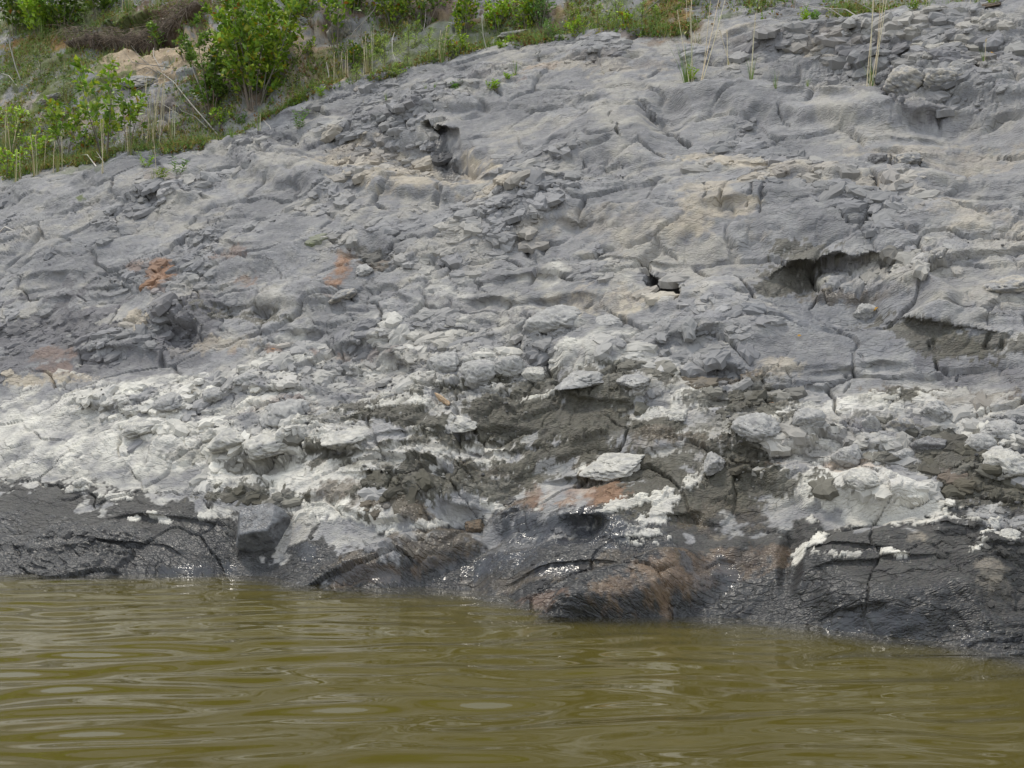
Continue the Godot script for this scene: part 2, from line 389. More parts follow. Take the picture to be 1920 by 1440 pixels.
	[0.141, 0.843, 0.182, 0.008, -0.002, -0.098, 8, 0.6, 0.5],
	[-4.104, 0.842, 0.249, -0.057, 0.017, -0.042, 4, 0.9, 0.4],
	[-0.639, 1.047, 0.154, -0.011, 0.005, -0.057, 4, 0.6, 0.5],
	[-2.115, 1.274, 0.54, -0.11, 0.012, -0.057, 4, 0.9, 0.4],
	[-2.109, 0.63, 0.294, -0.021, 0.046, -0.115, 6, 0.6, 0.56],
	[-1.971, 0.556, 0.227, -0.006, 0.015, -0.047, 6, 0.45, 0.56],
	[-2.615, 0.815, 0.28, -0.015, 0.03, -0.051, 7, 0.6, 0.5],
	[-0.95, 0.556, 0.294, 0.021, 0.01, -0.068, 7, 0.4, 0.5],
	[-0.165, 0.742, 0.248, -0.008, 0.004, -0.045, 6, 0.41, 0.7],
	[0.284, 0.685, 0.107, -0.042, -0.014, -0.037, 6, 0.45, 0.56],
	[-0.819, 0.824, 0.2, 0.016, 0.009, -0.036, 6, 0.3, 0.7],
	[-1.28, 0.122, 0.262, 0.197, 0.064, -0.08, 15, 0.95, 0.35],
	[-1.424, -0.022, 0.177, 0.071, 0.016, -0.065, 15, 0.7, 0.4],
	[-0.943, 0.3, 0.204, 0.04, 0.039, -0.065, 15, 0.6, 0.5],
	[-3.076, 0.371, 0.486, 0.228, 0.047, -0.075, 7, 0.7, 0.45],
	[-3.36, 0.128, 0.399, 0.174, 0.02, -0.031, 15, 0.7, 0.4],
	[-2.394, 0.171, 0.37, -0.091, 0.03, -0.054, 7, 0.6, 0.5],
	[-2.039, -0.096, 0.14, -0.041, 0.025, -0.068, 6, 0.34, 0.56],
	[-1.065, 0.446, 0.22, 0.016, 0.009, -0.054, 7, 0.5, 0.5],
	[-1.046, 0.432, 0.098, 0.007, 0.005, -0.03, 1, 0.4, 0.6],
	[-1.893, 0.307, 0.602, 0.024, 0.047, -0.114, 5, 0.7, 0.5],
	[-2.31, 0.441, 0.448, -0.088, 0.064, -0.118, 13, 0.5, 0.4],
	[0.434, 0.013, 0.074, -0.019, -0.005, -0.072, 1, 0.35, 0.4],
	[0.06, 0.293, 0.039, 0.001, 0, -0.039, 1, 0.5, 0.4],
	[-1.504, 0.161, 0.39, 0.09, 0.014, -0.054, 7, 0.6, 0.5],
	[-0.383, 0.223, 0.077, -0.016, 0, -0.018, 3, 0.75, 0.7],
	[-0.295, 0.216, 0.057, -0.008, -0.002, -0.016, 3, 0.75, 0.6],
	[-0.061, 0.202, 0.065, -0.016, -0.005, -0.018, 3, 0.95, 0.3],
	[-0.476, 0.358, 0.048, 0.047, 0.026, -0.028, 3, 0.95, 0.3],
	[-0.571, 0.321, 0.04, 0.02, 0.022, -0.035, 3, 0.9, 0.3],
	[0.431, 0.335, 0.076, 0.102, 0.027, -0.03, 3, 0.9, 0.35],
	[0.382, 0.401, 0.133, -0.028, -0.005, -0.026, 3, 0.7, 0.7],
	[0.532, 0.268, 0.052, -0.001, -0.002, -0.028, 2, 0.9, 0.3],
	[-1.58, 0.325, 0.167, 0.024, 0.008, -0.049, 3, 0.8, 0.45],
	[-1.76, 0.339, 0.097, 0.027, 0.013, -0.026, 3, 0.7, 0.5],
	[-1.456, 0.526, 0.081, 0.113, 0.044, -0.034, 3, 0.8, 0.4],
	[-1.669, 0.526, 0.189, 0.072, 0.014, -0.026, 3, 0.85, 0.4],
	[-1.446, 0.637, 0.196, 0.056, 0.01, -0.02, 3, 0.8, 0.4],
	[-2.718, 0.665, 0.085, -0.018, -0.003, -0.026, 3, 0.9, 0.3],
	[-2.908, 0.718, 0.25, 0.082, 0.022, -0.025, 3, 0.8, 0.5],
	[-3.191, 0.432, 0.196, 0.106, 0.009, -0.012, 3, 0.7, 0.4],
	[-5.426, 0.268, 0.055, 0.009, 0.016, -0.018, 3, 0.9, 0.3],
	[-5.56, 0.214, 0.046, 0.008, 0.015, -0.016, 3, 0.9, 0.3],
	[-5.307, 0.251, 0.071, 0, 0.014, -0.02, 3, 0.9, 0.3],
	[-4.951, 0.373, 0.066, 0.029, 0.027, -0.023, 3, 0.95, 0.3],
	[-6.317, 0.449, 0.036, 0.033, 0.055, -0.031, 3, 0.9, 0.3],
	[-5.871, 0.37, 0.102, 0.009, 0.029, -0.03, 3, 0.8, 0.3],
	[-1.164, 0.815, 0.101, 0.024, 0.01, -0.056, 3, 0.7, 0.4],
	[-1.287, 0.723, 0.089, 0.054, 0.027, -0.041, 3, 0.8, 0.4],
	[-2.634, 1.302, 0.182, 0.042, 0.02, -0.022, 3, 0.8, 0.5],
	[-3.542, 1.197, 0.277, 0.014, 0.014, -0.028, 3, 0.7, 0.5],
	[-3.854, 1.33, 0.283, 0.016, 0.035, -0.049, 2, 0.6, 0.5],
	[-4.876, 0.532, 0.28, 0.076, 0.025, -0.032, 4, 0.9, 0.6],
	[-4.683, 0.609, 0.186, 0.051, 0.034, -0.046, 4, 0.85, 0.5],
	[-4.231, 0.812, 0.167, -0.005, 0.022, -0.034, 4, 0.8, 0.5],
	[-4.507, 0.572, 0.316, 0.018, 0.027, -0.037, 4, 0.8, 0.55],
	[-11.174, 6.71, 1.533, 0.077, 0.524, -0.478, 9, 0.95, 0.4],
	[-12.988, 5.96, 1.602, -0.198, 0.448, -0.402, 9, 0.5, 0.6],
	[-11.193, 5.711, 1.308, -0.057, 0.334, -0.34, 12, 0.4, 0.6],
	[-8.861, 6.238, 1.208, -0.097, 0.388, -0.523, 9, 0.6, 0.5],
	[-7.501, 6.116, 0.801, -0.018, 0.234, -0.369, 9, 0.5, 0.5],
	[-14.199, 7.048, 0.92, -0.148, 0.771, -0.692, 12, 0.6, 0.5],
	[-10.004, 6.447, 0.697, -0.108, 0.24, -0.292, 9, 0.8, 0.4],
	[-8.261, 6.587, 0.528, 0.05, 0.228, -0.339, 9, 0.5, 0.5],
	[-7.479, 6.362, 0.448, -0.009, 0.152, -0.246, 12, 0.5, 0.5],
	[-12.071, 7.45, 1.439, 0.143, 0.447, -0.383, 12, 1, 0.3],
	[-14.353, 7.417, 1.144, -0.015, 0.33, -0.253, 11, 0.9, 0.4],
	[-13.95, 6.824, 1.623, -0.237, 0.643, -0.577, 10, 0.7, 0.5],
	[-12.591, 6.336, 1.225, -0.187, 0.322, -0.307, 10, 0.6, 0.5],
	[-12.957, 5.628, 1.063, -0.134, 0.659, -0.576, 10, 0.6, 0.5],
	[-10.658, 4.676, 0.673, -0.085, 0.245, -0.238, 10, 0.4, 0.6],
	[-14.677, 7.955, 2.639, -0.493, 0.437, -0.406, 10, 0.8, 0.4],
	[-6.972, 6.393, 0.704, 0.108, 0.187, -0.247, 10, 0.6, 0.5],
	[-6.095, 6.659, 0.844, 0.126, 0.225, -0.339, 10, 0.7, 0.5],
	[-4.977, 6.698, 0.895, -0.079, 0.122, -0.253, 10, 0.6, 0.5],
	[-4.381, 6.765, 0.482, -0.065, 0.06, -0.17, 11, 0.5, 0.5],
	[-3.313, 6.396, 0.923, -0.042, 0.091, -0.311, 10, 0.6, 0.5],
	[-2.678, 6.328, 0.282, -0.059, 0.126, -0.564, 11, 0.7, 0.5],
	[-2.819, 5.797, 0.553, -0.123, 0.058, -0.235, 12, 0.5, 0.5],
	[-6.854, 7.13, 1.517, -0.167, 0.1, -0.186, 12, 0.8, 0.4],
	[-8.318, 7.103, 0.591, -0.021, 0.128, -0.197, 12, 0.7, 0.4],
	[-9.064, 6.006, 0.707, -0.056, 0.2, -0.259, 12, 0.6, 0.5],
	[-9.651, 5.447, 0.551, 0.015, 0.138, -0.129, 12, 0.35, 0.6],
	[-8.675, 4.028, 0.377, -0.043, 0.119, -0.133, 12, 0.35, 0.6],
	[-5.659, 2.911, 0.082, -0.006, 0.018, -0.027, 10, 0.9, 0.3],
	[-9.749, 3.834, 0.079, -0.007, 0.059, -0.057, 10, 0.8, 0.3],
	[-2.916, 1.233, 0.283, 0.036, 0.027, -0.049, 4, 0.95, 0.4],
	[-3.17, 1.001, 0.534, 0.142, 0.015, -0.032, 4, 0.9, 0.5],
	[-2.092, 0.938, 0.693, -0.084, 0.019, -0.06, 4, 0.9, 0.45],
	[-3.413, 0.688, 0.217, 0.118, 0.072, -0.07, 4, 0.95, 0.45],
	[-2.917, 0.737, 0.513, 0.099, 0.046, -0.063, 4, 0.9, 0.5],
	[-2.458, 0.834, 0.453, -0.113, 0.019, -0.043, 4, 0.8, 0.5],
	[-1.029, 0.848, 0.222, 0.056, 0.029, -0.079, 4, 0.9, 0.45],
	[-0.87, 0.696, 0.417, -0.032, 0.011, -0.082, 4, 0.9, 0.4],
	[-1.201, 1.231, 0.288, 0.031, 0.011, -0.063, 4, 0.8, 0.5],
	[-0.506, 1.079, 0.22, 0.035, 0.011, -0.041, 4, 0.6, 0.6],
	[0.204, 0.912, 0.265, -0.087, -0.021, -0.106, 4, 0.8, 0.5],
	[0.019, 0.773, 0.201, -0.064, -0.008, -0.049, 4, 0.8, 0.5],
	[0.451, 0.601, 0.278, -0.051, -0.007, -0.093, 4, 0.9, 0.4],
	[-3.723, 0.758, 0.479, -0.025, 0.025, -0.044, 4, 0.6, 0.6],
	[-4.328, 1.118, 0.229, -0.004, 0.031, -0.048, 4, 0.7, 0.5],
	[-4.612, 0.789, 0.304, 0.05, 0.027, -0.038, 4, 0.6, 0.6],
	[-3.517, 0.883, 0.57, 0.084, 0.013, -0.024, 4, 0.7, 0.6],
	[-5.322, 0.762, 0.34, 0.028, 0.03, -0.036, 4, 0.5, 0.6],
	[-2.317, 0.46, 0.502, -0.12, 0.048, -0.09, 14, 0.9, 0.45],
	[-2.079, 0.319, 0.396, 0.008, 0.039, -0.077, 14, 0.9, 0.5],
	[-2.023, 0.427, 0.156, -0.024, 0.028, -0.084, 14, 0.85, 0.4],
	[-1.086, 0.2, 0.101, 0.057, 0.06, -0.062, 14, 0.7, 0.5],
	[-3.394, 0.114, 0.392, 0.113, 0.015, -0.024, 14, 0.7, 0.5],
	[-2.81, 0.327, 0.211, 0.055, 0.019, -0.026, 14, 0.7, 0.5],
	[-1.969, 0.104, 0.188, -0.032, 0.013, -0.038, 14, 0.7, 0.5],
	[-4.857, 0.022, 0.294, 0.167, 0.021, -0.025, 14, 0.6, 0.5],
	[-0.197, -0.111, 0.325, -0.026, -0.001, -0.032, 14, 0.6, 0.5],
	[0.27, -0.204, 0.221, -0.033, -0.004, -0.027, 14, 0.6, 0.5],
	[-4.04, 0.242, 0.215, -0.054, 0.027, -0.058, 14, 0.7, 0.4],
]
const TEXTURE := [
	[-1.035, 2.893, 2.143, -0.074, 0.08, -0.538, -0.8],
	[-2.634, 4.126, 1.123, -0.163, 0.125, -0.467, -0.55],
	[-4.318, 5.777, 2.351, -0.185, 0.155, -0.348, -0.7],
	[-6.802, 1.569, 1.188, 0.11, 0.246, -0.234, -0.8],
	[-0.34, 1.857, 0.886, -0.121, -0.009, -0.294, -0.6],
	[-0.683, 1.504, 0.552, -0.069, 0.001, -0.162, -0.6],
	[-6.357, 5.325, 1.432, 0.186, 0.159, -0.22, -0.6],
	[-9.303, 4.056, 1.229, -0.289, 0.373, -0.471, -0.5],
	[-0.94, 4.224, 1.236, -0.28, 0.021, -0.218, -0.4],
	[-4.705, 1.98, 1.837, 0.026, 0.286, -0.467, 0.4],
	[-3.288, 1.557, 0.747, 0.041, 0.13, -0.287, 0.5],
	[-4.942, 0.958, 0.656, 0.113, 0.166, -0.224, 0.5],
	[-0.561, 0.928, 0.732, 0.012, 0.036, -0.219, 0.5],
	[0.495, 0.813, 0.285, -0.047, -0.023, -0.3, 0.5],
	[-5.771, 4.31, 1.44, -0.139, 0.318, -0.551, 0.6],
	[0.029, 4.268, 1.078, -0.187, -0.001, -0.491, 0.4],
	[-1.001, 4.867, 1.42, -0.27, 0.047, -0.498, 0.4],
	[-5.157, 5.203, 1.837, 0.076, 0.209, -0.367, 0.45],
	[-7.587, 4.745, 1.502, -0.259, 0.455, -0.626, 0.25],
	[0.368, 1.796, 0.495, -0.138, -0.046, -0.225, 0.5],
	[-5.209, 5.312, 1.619, -0.32, 0.129, -0.272, 0.4],
]
const ROCKS := [
	["wet_boulder", -4.4, 0.357, 0.506, 0.415, 0.372, 14, -6, 2, 1, 1, 0.02, "dark wet angular boulder standing at the water's edge", ""],
	["square_block", 0.186, 1.163, 0.288, 0.22, 0.254, 8, -2, 3, 2, 1, 0.2, "pale squared block with a flat top beside the brown seep", ""],
	["white_rock", -1.861, 0.816, 0.564, 0.169, 0.442, 4, 6, 1, 3, 0.8, 0.35, "long white crusted rock lying alone on dark olive clay", ""],
	["crusted_boulder", -5.095, 0.853, 0.423, 0.222, 0.373, 10, 0, 1, 4, 0.7, 0.3, "white crusted boulder at the end of the cracked boulder pile", ""],
	["crusted_boulder", -4.721, 1.09, 0.54, 0.289, 0.476, -8, 0, 3, 5, 0.7, 0.35, "pale rounded boulder on top of the cracked boulder pile", ""],
	["crusted_boulder", -4.743, 0.865, 0.526, 0.204, 0.464, 0, 0, 1, 6, 0.7, 0.35, "broad white crusted boulder at the foot of the cracked pile", ""],
	["crusted_boulder", -4.05, 0.95, 0.514, 0.172, 0.454, 0, 4, 1, 7, 0.7, 0.4, "low white crusted boulder beside the cracked boulder pile", ""],
	["crusted_boulder", -3.144, 1.119, 0.352, 0.155, 0.276, 10, 0, 1, 8, 0.8, 0.35, "white crusted stone standing in olive damp clay", ""],
	["pale_block", -1.167, 0.792, 0.195, 0.187, 0.172, 20, 5, 3, 9, 1, 0.2, "small pale upright block on dark damp clay", ""],
	["lumpy_boulder", -0.893, 0.967, 0.349, 0.193, 0.308, 0, 0, 3, 10, 0.6, 0.3, "lumpy pale boulder at the open end of the rock row", ""],
	["lumpy_boulder", -0.596, 1.022, 0.267, 0.203, 0.235, 15, 0, 3, 11, 0.8, 0.3, "cracked upright boulder second in the rock row", ""],
	["lumpy_boulder", -0.326, 0.828, 0.228, 0.183, 0.201, 0, 10, 3, 12, 0.7, 0.3, "round warty boulder low in the rock row", ""],
	["lumpy_boulder", -0.037, 1.052, 0.21, 0.192, 0.165, 0, -8, 0, 13, 0.9, 0.3, "grey smooth faced boulder below the square block", ""],
	["lumpy_boulder", -0.205, 1.028, 0.141, 0.228, 0.111, 0, 30, 3, 14, 1, 0.3, "narrow tilted stone wedged in the rock row", ""],
	["lumpy_boulder", 0.143, 0.909, 0.237, 0.164, 0.186, 0, 0, 4, 15, 0.9, 0.3, "dark broken boulder under the square block", ""],
	["knobbly_boulder", 0.417, 0.868, 0.205, 0.176, 0.181, 0, 0, 3, 16, 0.7, 0.3, "pale knobbly boulder with a split, lowest of the stacked three", ""],
	["knobbly_boulder", 0.555, 0.988, 0.301, 0.188, 0.266, 0, 10, 3, 17, 0.7, 0.3, "pale knobbly boulder topping the stacked three", ""],
	["knobbly_boulder", 0.558, 0.752, 0.297, 0.207, 0.262, 0, 0, 1, 18, 0.6, 0.3, "largest pale knobbly boulder of the stacked three", ""],
	["flat_slab", 0.694, 2.014, 0.424, 0.173, 0.374, 0, 4, 0, 19, 0.8, 0.35, "flat grey slab beside the undercut lip", ""],
	["perched_rock", -0.249, 2.001, 0.242, 0.182, 0.19, 0, -6, 3, 20, 0.9, 0.2, "grey rock perched beside an orange leaf", ""],
	["white_mound", -0.247, 0.623, 0.266, 0.139, 0.235, 0, 0, 1, 21, 0.5, 0.4, "white crusted dome of clay on the pale apron", ""],
	["grey_boulder", -5.6, 1.254, 0.276, 0.199, 0.244, 0, 0, 3, 22, 0.6, 0.25, "round grey boulder resting on the pale slope", ""],
	["grey_boulder", -5.944, 1.138, 0.353, 0.184, 0.312, 0, 0, 3, 23, 0.6, 0.3, "low pale boulder beside the round grey one", ""],
	["grey_boulder", -3.467, 1.507, 0.374, 0.301, 0.33, -10, 0, 3, 24, 0.7, 0.3, "tall rounded boulder at the end of the row of four", ""],
	["grey_boulder", -3.159, 1.458, 0.384, 0.26, 0.339, 0, 0, 3, 25, 0.6, 0.3, "broad rounded boulder second in the row of four", ""],
	["grey_boulder", -2.913, 1.535, 0.331, 0.28, 0.292, 0, 0, 3, 26, 0.7, 0.3, "rounded boulder third in the row of four", ""],
	["grey_boulder", -2.689, 1.496, 0.231, 0.179, 0.204, 0, 0, 1, 27, 0.8, 0.3, "smallest white boulder closing the row of four", ""],
	["grey_boulder", -2.668, 1.892, 0.538, 0.26, 0.475, 0, 0, 3, 28, 0.6, 0.4, "large smooth grey boulder above the row of four", ""],
	["blue_grey_rock", -4.912, 2.241, 0.339, 0.182, 0.299, 0, 6, 0, 29, 0.9, 0.3, "smooth blue grey rock below the rust streak", ""],
	["blue_grey_rock", -4.838, 2.508, 0.294, 0.144, 0.26, 0, 0, 3, 30, 0.9, 0.3, "pale rock set in the rust stained hollow", ""],
	["cracked_block", 0.038, 4.207, 0.471, 0.371, 0.416, 0, 0, 0, 31, 0.8, 0.3, "big cracked grey block standing behind the grass stalks", ""],
	["cracked_block", 0.375, 4.127, 0.451, 0.322, 0.398, 0, 0, 0, 32, 0.8, 0.35, "rough rounded block beside the big cracked one", ""],
	["cracked_block", -0.142, 4.393, 0.231, 0.211, 0.204, 0, 0, 4, 33, 0.9, 0.3, "small dark block leaning on the big cracked one", ""],
	["cracked_block", 0.636, 4.469, 0.975, 0.182, 0.765, 0, 4, 0, 34, 0.9, 0.4, "long layered slab above the cracked blocks", ""],
	["dark_rock", -0.189, 3.383, 0.256, 0.168, 0.201, 0, 0, 4, 35, 0.9, 0.3, "dark split rock on the smooth slope, smaller half", ""],
	["dark_rock", 0.052, 3.351, 0.327, 0.211, 0.257, 0, 0, 0, 36, 0.8, 0.3, "grey split rock on the smooth slope, larger half", ""],
	["hollow_stone", -4.675, 3.78, 0.376, 0.208, 0.295, 0, 0, 4, 37, 0.9, 0.2, "dark stone lying in the bottom of the hollow", ""],
	["hollow_stone", -4.457, 3.803, 0.14, 0.169, 0.11, 0, 0, 4, 38, 0.9, 0.2, "slim stone upright in the bottom of the hollow", ""],
	["brown_stone", -2.82, 0.56, 0.207, 0.154, 0.182, 0, 0, 5, 39, 0.7, 0.2, "brown stained stone below the small wet cave", ""],
	["white_cobble", 0.527, 0.265, 0.119, 0.062, 0.105, 0, 0, 1, 40, 0.4, 0.2, "small white cobble on wet dark clay", ""],
	["white_cobble", -6.301, 0.434, 0.135, 0.087, 0.119, 0, 0, 1, 41, 0.6, 0.2, "cream cobble at the edge of the wet clay", ""],
	["hill_rock", -7.757, 6.81, 0.566, 0.576, 0.444, 0, 0, 0, 42, 1, 0.3, "square grey rock in the earth behind the crest", ""],
	["hill_rock", -8.595, 6.884, 0.498, 0.334, 0.391, 0, 0, 0, 43, 0.9, 0.3, "split grey rock beside the tall leafy shrub", ""],
	["hill_rock", -12.864, 6.183, 0.689, 0.213, 0.54, 0, 6, 0, 44, 0.9, 0.3, "flat grey slab lying among the saplings", ""],
	["hill_rock", -5.39, 6.058, 0.433, 0.139, 0.339, 0, 0, 0, 45, 0.7, 0.3, "low grey rock on the crest among seedlings", ""],
	["hill_rock", -4.966, 6.573, 0.591, 0.154, 0.464, 0, 0, 0, 46, 0.8, 0.3, "grey rock with mossy top on the crest", ""],
	["hill_rock", -4.071, 5.984, 0.207, 0.144, 0.162, 0, 0, 0, 47, 0.8, 0.3, "small brown grey stone on the crest", ""],
	["hill_rock", 0.84, 5.24, 0.329, 0.071, 0.258, 0, 0, 5, 48, 0.8, 0.3, "reddish brown stone at the top of the slope", ""],
	["hill_rock", -11.161, 6.285, 1.023, 0.206, 0.802, 0, -6, 0, 49, 0.8, 0.4, "wide flat grey ledge rock under the bare branch", ""],
	["grey_boulder", -2.21, 1.882, 0.307, 0.141, 0.271, 0, 0, 3, 50, 0.6, 0.4, "low cracked boulder beside the large smooth one", ""],
	["grey_boulder", -2.237, 1.397, 0.538, 0.146, 0.475, 0, 0, 3, 51, 0.9, 0.3, "wide pale boulder overhanging the dark seep", ""],
	["grey_boulder", -1.846, 1.339, 0.383, 0.123, 0.338, 0, 0, 3, 52, 0.9, 0.3, "pale boulder with a dark damp base above the seep", ""],
	["pale_block", -1.48, 1.119, 0.23, 0.105, 0.203, 0, 0, 1, 53, 0.8, 0.35, "white flat block in the streaked crust", ""],
	["lumpy_boulder", -0.755, 0.85, 0.142, 0.086, 0.125, 0, 0, 3, 54, 0.8, 0.3, "small pale stone below the rock row", ""],
	["lumpy_boulder", -0.012, 0.847, 0.149, 0.093, 0.132, 0, 0, 3, 55, 0.8, 0.3, "small rough stone at the low end of the rock row", ""],
	["pale_block", -4.401, 1.153, 0.223, 0.122, 0.197, 0, 0, 3, 56, 0.8, 0.35, "small grey block touching the cracked boulder pile", ""],
	["grey_boulder", -6.086, 0.93, 0.423, 0.166, 0.373, 0, 0, 1, 57, 0.6, 0.4, "broad white lump on the pale slope", ""],
	["grey_boulder", -5.318, 1.389, 0.287, 0.138, 0.253, 0, 0, 3, 58, 0.7, 0.35, "pale lump on the slope above the boulder pile", ""],
]
const BUSHES := [
	["leafy_shrub", -8.548, 5.695, 1.863, 1.769, 15, 4200, 0.09, "alder", 0.045, 0.05, "tall leafy shrub with yellowing leaves growing on the rock crest", "shrub", ""],
	["leafy_shrub", -9.227, 5.595, 1.382, 0.723, 9, 2600, 0.061, "willow", 0.01, 0.08, "dense small leaved bush against the tall yellowing shrub", "shrub", ""],
	["leafy_sapling", -10.231, 4.654, 1.494, 0.734, 4, 300, 0.103, "alder", 0.02, 0.2, "tallest broad leaved sapling among the weeds at the bank shoulder", "sapling", ""],
	["leafy_sapling", -11.563, 5.175, 1.04, 0.709, 4, 240, 0.102, "alder", 0.03, 0.2, "low broad leaved sapling beside the tallest one", "sapling", ""],
	["leafy_sapling", -9.83, 4.707, 1.042, 0.583, 3, 190, 0.102, "alder", 0.05, 0.25, "thin broad leaved sapling beside the dry grass", "sapling", ""],
	["leafy_sapling", -7.704, 6.508, 0.94, 0.854, 5, 260, 0.093, "alder", 0.03, 0.3, "open broad leaved sapling beside the square grey rock", "sapling", ""],
	["leafy_sapling", -11.666, 7.009, 0.486, 0.53, 4, 160, 0.079, "willow", 0.02, 0.2, "small green bush rooted in the turf overhang", "sapling", ""],
	["undergrowth_bush", -15.482, 7.718, 1.206, 1.196, 8, 700, 0.12, "dark", 0.02, 0.05, "dark green bush at the end of the turf bank", "bush", "bushes along the top of the bank"],
	["undergrowth_bush", -14.828, 7.636, 0.969, 0.783, 7, 600, 0.108, "bright", 0.02, 0.05, "bright green bush between dark ones on the turf bank", "bush", "bushes along the top of the bank"],
	["undergrowth_bush", -14.247, 7.675, 0.96, 1.066, 8, 700, 0.107, "dark", 0.03, 0.05, "dark bush above the orange moss", "bush", "bushes along the top of the bank"],
	["undergrowth_bush", -13.599, 7.784, 0.741, 1.058, 8, 600, 0.096, "dark", 0.02, 0.05, "dark bush above the hanging roots", "bush", "bushes along the top of the bank"],
	["undergrowth_bush", -7.715, 7.043, 0.796, 0.965, 8, 900, 0.072, "dark", 0.05, 0.03, "dark hanging bush over the square grey rock", "bush", "bushes along the top of the bank"],
	["undergrowth_bush", -7.006, 6.918, 0.948, 0.862, 8, 1000, 0.067, "alder", 0.08, 0.03, "dense green bush with yellow leaves above the feathery seedlings", "bush", "bushes along the top of the bank"],
	["undergrowth_bush", -6.432, 6.825, 0.844, 0.767, 8, 700, 0.065, "dark", 0.06, 0.03, "dark thin bush among dry stems", "bush", "bushes along the top of the bank"],
	["undergrowth_bush", -5.693, 6.648, 0.572, 0.594, 7, 600, 0.059, "alder", 0.08, 0.03, "low green bush beside a bare sapling stem", "bush", "bushes along the top of the bank"],
	["undergrowth_bush", -5.196, 6.653, 0.532, 0.586, 7, 650, 0.059, "bright", 0.12, 0.03, "yellow green bush behind the mossy rock", "bush", "bushes along the top of the bank"],
	["undergrowth_bush", -4.749, 6.617, 0.477, 0.433, 6, 420, 0.058, "alder", 0.1, 0.03, "small green bush between mossy rock and blue green bush", "bush", "bushes along the top of the bank"],
	["undergrowth_bush", -8.61, 6.963, 0.63, 0.737, 6, 420, 0.082, "dark", 0.04, 0.03, "dark bush over the split grey rock", "bush", "bushes along the top of the bank"],
	["blue_green_bush", -4.562, 6.671, 0.634, 0.649, 9, 1100, 0.04, "blue", 0, 0.03, "blue green fine leaved bush on the crest", "bush", ""],
	["leafy_weed", -7.2, 6.193, 0.413, 0.45, 6, 300, 0.053, "dark", 0.05, 0.03, "green weed patch at the crest near the pale sticks", "weed", "weeds on the crest"],
	["leafy_weed", -5.517, 5.964, 0.31, 0.493, 6, 300, 0.049, "alder", 0.1, 0.03, "green weed patch beside a bare stem on the crest", "weed", "weeds on the crest"],
	["leafy_weed", -4.178, 5.984, 0.254, 0.271, 6, 240, 0.034, "blue", 0, 0.03, "blue green weed in front of the mossy rock", "weed", "weeds on the crest"],
	["leafy_weed", -3.857, 5.984, 0.222, 0.336, 5, 180, 0.047, "bright", 0.15, 0.03, "yellow green weed on the smooth crest", "weed", "weeds on the crest"],
	["leafy_weed", -3.123, 5.826, 0.214, 0.26, 5, 160, 0.045, "bright", 0.2, 0.03, "pale yellow weed between seedlings", "weed", "weeds on the crest"],
	["leafy_weed", -8.945, 5.385, 0.41, 0.373, 5, 240, 0.045, "bright", 0.08, 0.03, "yellow green weed at the foot of the bare branch", "weed", "weeds on the crest"],
	["leafy_weed", -10.339, 6.42, 0.327, 0.33, 5, 140, 0.066, "dark", 0.05, 0.03, "dark green weed on the sandy slope", "weed", "weeds on the crest"],
	["leafy_weed", -8.09, 6.332, 0.307, 0.465, 5, 200, 0.047, "alder", 0.05, 0.03, "green weed behind the pale standing stick", "weed", "weeds on the crest"],
	["leafy_weed", -13.085, 5.641, 0.556, 0.59, 6, 260, 0.067, "bright", 0.12, 0.03, "yellow green weeds at the shoulder of the bank", "weed", "weeds on the crest"],
	["leafy_weed", -12.026, 5.097, 0.524, 0.555, 6, 240, 0.063, "bright", 0.12, 0.03, "yellow green weeds below the low sapling", "weed", "weeds on the crest"],
	["leafy_weed", -11.898, 4.523, 0.419, 0.381, 6, 200, 0.061, "bright", 0.1, 0.03, "yellow green weeds at the edge of bare mudstone", "weed", "weeds on the crest"],
	["leafy_weed", -11.207, 5.21, 0.396, 0.469, 5, 200, 0.063, "alder", 0.08, 0.03, "green weeds under the tallest sapling", "weed", "weeds on the crest"],
]
